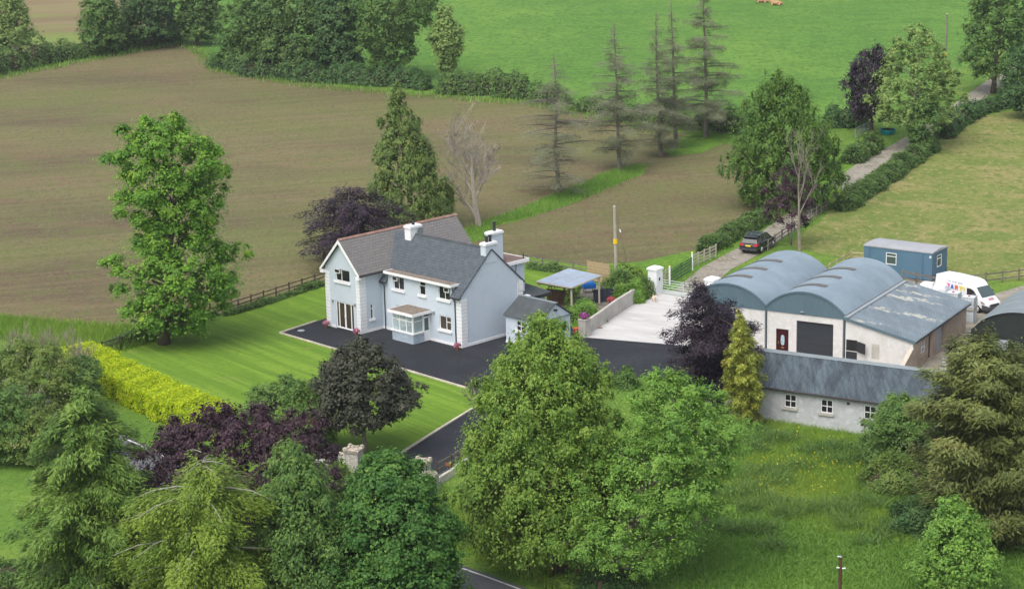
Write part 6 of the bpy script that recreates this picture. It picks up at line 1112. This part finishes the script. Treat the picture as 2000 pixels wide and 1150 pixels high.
t = tree('climbing_plant', 'yellow-green climber on the near pergola post', (5.05, 169.61), [(0.09,-0.02,0.43),(0.74,-0.06,0.38),(1.43,0.20,0.58),(2.03,0.48,0.76)], 'leaf_lime', 1600, .16, nb=14, br=.3, cr=.2, r0=.03, seed=96, cat='climber')
# flowers
def flower(label, loc, r, h, petal, seed, pot=True, z=0):
    t = thing('flower_pot', label, 'flower pot', (*loc, z), 0, 'pots of flowers')
    if pot: MB().tube([(0,0,0),(0,0,h),(0,0,h+.03)], [r*.45,r*.6,r*.62], 12).build('pot', 'pot', t)
    rng = np.random.default_rng(seed); n = 420; d = sph(rng, n, -.2); leaf_obj('flowers', d*np.array([1,1,.85])*r*(rng.uniform(.75,1.2,(n,1))+.12*np.sin(d[:,:1]*9)+.12*np.sin(d[:,1:2]*8))+np.array([0,0,h+r*.35]), d+rng.normal(0,.4,(n,3)), .12*rng.uniform(.7,1.3,n)*(r/.4)**.5, rng.random(n)*.95, petal, t, .8, None, seed); MB().loft([[(r*.7*s_*math.cos(a), r*.7*s_*math.sin(a), h+r*zz) for a in np.linspace(0,6.283,8,endpoint=False)] for zz, s_ in ((-.1,.7),(.3,1),(.8,.6))]).build('greenery', 'hedge_core', t)
flower('pink flowers in a pot at the far corner of the wing', (-16.04, 165.56), .27, .3, 'petal_pink', 1); flower('pink flowers in a pot at the near corner of the wing', (-13.23, 162.61), .27, .3, 'petal_pink', 2); flower('pink flowers in a pot at the front corner below the gable', (-4.60, 157.32), .27, .3, 'petal_pink', 3)
flower('magenta flowers in a bowl on top of the wall pillar', (5.99, 160.72), .36, .08, 'petal_magenta', 4, True, 1.52); flower('coral-red flowers in a tub on the patio behind the wall', (8.72, 170.73), .33, .45, 'petal_red', 5)
# ---- hedges
hedge('bright yellow-green clipped laurel hedge between lawn and road', [(-36.07, 155.72),(-32.45, 150.99),(-28.13, 144.72),(-24.24, 139.66),(-20.65, 135.28)], 3.2, 1.8, 'leaf_laurel', 2200, .17, 101, tidy=True, hj=.04, wj=.04, vmean=.55)
hedge('dark mixed hedge along the top left field edge', [(-82.87, 306.27),(-79.99, 314.01),(-76.30, 319.14),(-72.49, 324.44),(-68.35, 328.87),(-63.51, 334.90),(-58.50, 341.14),(-55.26, 342.87)], 3.6, 3.0, 'leaf_hedge', 260, .45, 102, hj=.5)
hedge('thick dark hedge under the copse', [(-46.31, 316.02),(-38.61, 305.79),(-30.22, 300.29),(-22.21, 296.50),(-15.96, 293.87),(-11.27, 289.75)], 3.2, 2.2, 'leaf_dark', 260, .42, 103, hj=.45)
hedge('green hedge between tilled field and top pasture', [(-10.07, 287.03),(-5.97, 285.64),(-1.54, 284.21),(3.54, 280.25)], 3.0, 2.6, 'leaf_hedge', 320, .4, 104, hj=.35)
hedge('low overgrown hedge behind the dying conifers', [(3.53, 279.44),(9.06, 272.41),(14.33, 265.70),(20.64, 258.45),(26.97, 254.90),(31.21, 251.68)], 2.6, 1.8, 'leaf_hedge', 240, .4, 105, hj=.5)
hedge('leafy hedge behind the black car on the lane', [(18.70, 189.72),(21.73, 195.37),(24.34, 200.03),(26.76, 204.45)], 2.0, 1.3, 'leaf_hedge', 520, .26, 106, hj=.3)
hedge('long bushy hedge on the right side of the lane', [(34.96, 206.98),(39.97, 216.70),(45.56, 227.91),(51.85, 240.85)], 2.3, 1.35, 'leaf_hedge', 520, .28, 107, hj=.3)
hedge('hedge on the right of the lane nearer the top', [(54.01, 245.68),(57.95, 254.24),(62.37, 261.88),(66.90, 266.53),(71.98, 272.88)], 2.6, 1.5, 'leaf_dark', 380, .36, 108, hj=.4)
hedge('short hedge on the field side of the lane by the open gate', [(40.34, 231.52),(42.56, 236.22),(44.85, 241.04)], 2.2, 1.7, 'leaf_hedge', 480, .3, 109, hj=.3)
hedge('dark hedge below the purple beech at the pasture edge', [(40.83, 254.60),(43.54, 254.96),(46.90, 255.24)], 2.6, 2.4, 'leaf_dark', 380, .36, 110, hj=.3)
hedge('low weedy growth along the lawn fence by the sycamore', [(-34.17, 158.95),(-32.25, 161.02),(-30.25, 163.13)], 1.2, .9, 'leaf_hedge', 420, .2, 111, hj=.3)
hedge('low green growth under the rail fence left of the house', [(-25.35, 170.28),(-21.41, 175.67),(-17.72, 181.43)], .8, .45, 'leaf_hedge', 300, .2, 112, hj=.4)
hedge('dark ivy and weeds along the back lawn fence', [(1.53, 186.10),(4.43, 184.19),(6.78, 182.27)], .8, .5, 'leaf_hedge', 300, .2, 113, hj=.4)
# roadside scrub on the left
tree('scrub_thicket', 'tangled scrub with pale dead stems at the left edge', (-35.77, 140.80), [(0.61,-0.52,3.96),(1.98,-0.31,4.42),(3.35,-0.01,4.23),(4.72,0.01,3.37),(5.69,-0.10,2.06)], 'leaf_scrub', 20000, .24, nb=40, br=1.0, cr=.45, bark='pale_bark', limbs=40, r0=.08, seed=121, cat='shrub')
tree('scrub_thicket', 'green scrub between the road and the yellow hedge', (-32.85, 143.12), [(0.60,0.14,1.63),(1.79,0.33,1.91),(2.99,0.42,1.72),(3.78,0.48,1.14)], 'leaf_hedge', 9000, .22, nb=20, br=.8, cr=.4, r0=.08, seed=122, cat='shrub')
tree('scrub_thicket', 'dark ivy scrub at the left edge beside the road', (-35.20, 131.34), [(0.75,-0.29,2.30),(2.23,-0.08,2.73),(3.71,0.13,2.46),(4.81,0.14,1.67)], 'leaf_mid', 15000, .22, nb=30, br=.9, cr=.4, r0=.08, seed=123, cat='shrub')
for i, (lab, p, h) in enumerate([('bare dead stems rising from the scrub at the far left', (-38.04, 147.26), 5.2), ('bare dead stems beside the yellow hedge end', (-35.64, 148.03), 4.8), ('bare dead stems over the roadside scrub', (-33.68, 147.18), 4.2), ('bare twigs low at the left edge', (-34.83, 133.56), 4.0)]): bare('withered_shrub', lab, p, h, .35, 'pale_bark', .05, 130+i, depth=3, kids=5, cat='shrub', stems=4, group='dead stems in the scrub', minr=.01)
patch('scrub_thicket', 'low scrub in the bottom left corner', (-29.42, 107.88), 3.0, 1.6, 1.8, 'leaf_mid', 6000, .2, 124); patch('scrub_thicket', 'undergrowth at the foot of the ash', (5.14, 105.78), 2.2, 1.4, 1.0, 'leaf_dark', 6000, .18, 125); patch('scrub_thicket', 'yellow-green weeds at the foot of the lime', (2.82, 106.07), 1.2, .8, .9, 'leaf_lime', 2500, .18, 126)
# ---- grass that stands up
blades('meadow_grass', 'long seeding meadow grass below the outbuilding', [(10.58, 133.63),(16.06, 137.40),(24.56, 131.19),(25.32, 120.82),(22.92, 111.88),(17.48, 116.63),(14.24, 121.58),(10.29, 118.03),(7.67, 112.86)], 120000, .36, .045, 'blade', 141, vmean=.45, lean=.5, soft=1.2)
blades('meadow_weeds', 'dark green nettles and weeds in the lower meadow', [(8.29, 112.82),(14.12, 120.62),(18.74, 116.55),(23.22, 111.86),(29.43, 109.79),(34,98),(12,96)], 80000, .24, .1, 'weed', 142, lean=.9, soft=1.5, vmean=.55)
_rng = np.random.default_rng(143); _poly = [(11.55, 132.40),(16.65, 136.14),(23.10, 130.96),(23.44, 124.98),(18.88, 117.46),(14.24, 121.58)]; _c = _rng.uniform(np.min(_poly, 0), np.max(_poly, 0), (150,2)); _q = _c[_rng.integers(0,150,4000)]+_rng.normal(0,.6,(4000,2)); _q = _q[in_poly(_q[:,0], _q[:,1], _poly)][:800]
tag(leaf_obj('buttercups', np.column_stack([_q, _rng.uniform(.25,.5,len(_q))]), np.tile([0.,0.,1.],(len(_q),1))+_rng.normal(0,.3,(len(_q),3)), np.full(len(_q),.1), _rng.random(len(_q)), 'petal_yellow', None, .9), 'yellow buttercups scattered through the meadow grass', 'flowers', kind='stuff')
blades('nettle_clumps', 'darker nettle and dock clumps in the meadow', [(11.45, 131.26),(16.58, 135.54),(24.05, 130.33),(24.99, 120.84),(22.92, 111.88),(16.61, 110.61),(9.82, 112.73)], 26000, .5, .13, 'leaf_mid', 150, lean=.9, clump=70)
blades('conifer_strip_grass', 'long bright grass under the dying conifers', [(-6.43, 199.95),(-3.59, 204.73),(0.21, 210.40),(5.43, 219.43),(12.77, 232.31),(16.25, 234.35),(15.57, 229.01),(6.36, 213.02),(-1.71, 204.07),(-2.22, 198.63),(-5.04, 195.83)], 14000, .4, .09, 'weed', 144, vmean=.7)
blades('margin_grass', 'rough tall grass on the field margin at the left', [(-46.45, 171.52),(-36.08, 167.38),(-30.96, 166.06),(-30.36, 162.48),(-34.11, 157.39),(-36.08, 158.80),(-43.79, 164.34)], 14000, .7, .08, 'blade', 145, vmean=.4)
blades('hedge_foot_grass', 'long grass at the foot of the top hedges', strip_poly([(-81.24, 306.06),(-67.35, 323.73),(-55.92, 338.60),(-49.38, 326.21),(-44.72, 310.22),(-29.80, 295.75),(-11.08, 283.81),(3.48, 276.25),(20.20, 253.00)], 3.2), 16000, .7, .16, 'weed', 146, vmean=.65)
blades('verge_grass', 'long grass along the lane verges', strip_poly([(13.83, 179.92),(18.71, 188.28),(25.67, 202.20),(32.87, 218.57),(42.58, 238.13)], 2.0), 12000, .35, .08, 'weed', 147, vmean=.6)
blades('fence_grass', 'rough grass along the roadside wire fence', strip_poly([(-4.43, 115.39),(-1.12, 111.32),(3.40, 106.04),(14,92)], 2.6), 14000, .5, .05, 'blade', 148, vmean=.4)
blades('wing_grass', 'tufted grass behind the outbuilding trees', strip_poly([(-4.23, 119.95),(-1.60, 115.20),(6.02, 116.49)], 5), 12000, .4, .06, 'blade', 149, vmean=.55)

# ---- thin summer haze over the whole place
hz = MB().box(-760,760,-120,1060,-1.5,62).build('haze', 'white_frame'); hm = bpy.data.materials.new('haze'); hm.use_nodes = True; hn = hm.node_tree; hn.nodes.remove(hn.nodes['Principled BSDF'])
pv = hn.nodes.new('ShaderNodeVolumePrincipled'); pv.inputs['Color'].default_value = (.86,.9,.95,1); pv.inputs['Density'].default_value = .00013; pv.inputs['Anisotropy'].default_value = .2
hn.links.new(pv.outputs[0], hn.nodes['Material Output'].inputs['Volume']); hz.data.materials[0] = hm; tag(hz, 'thin pale haze in the air over the farm', 'haze', kind='stuff')
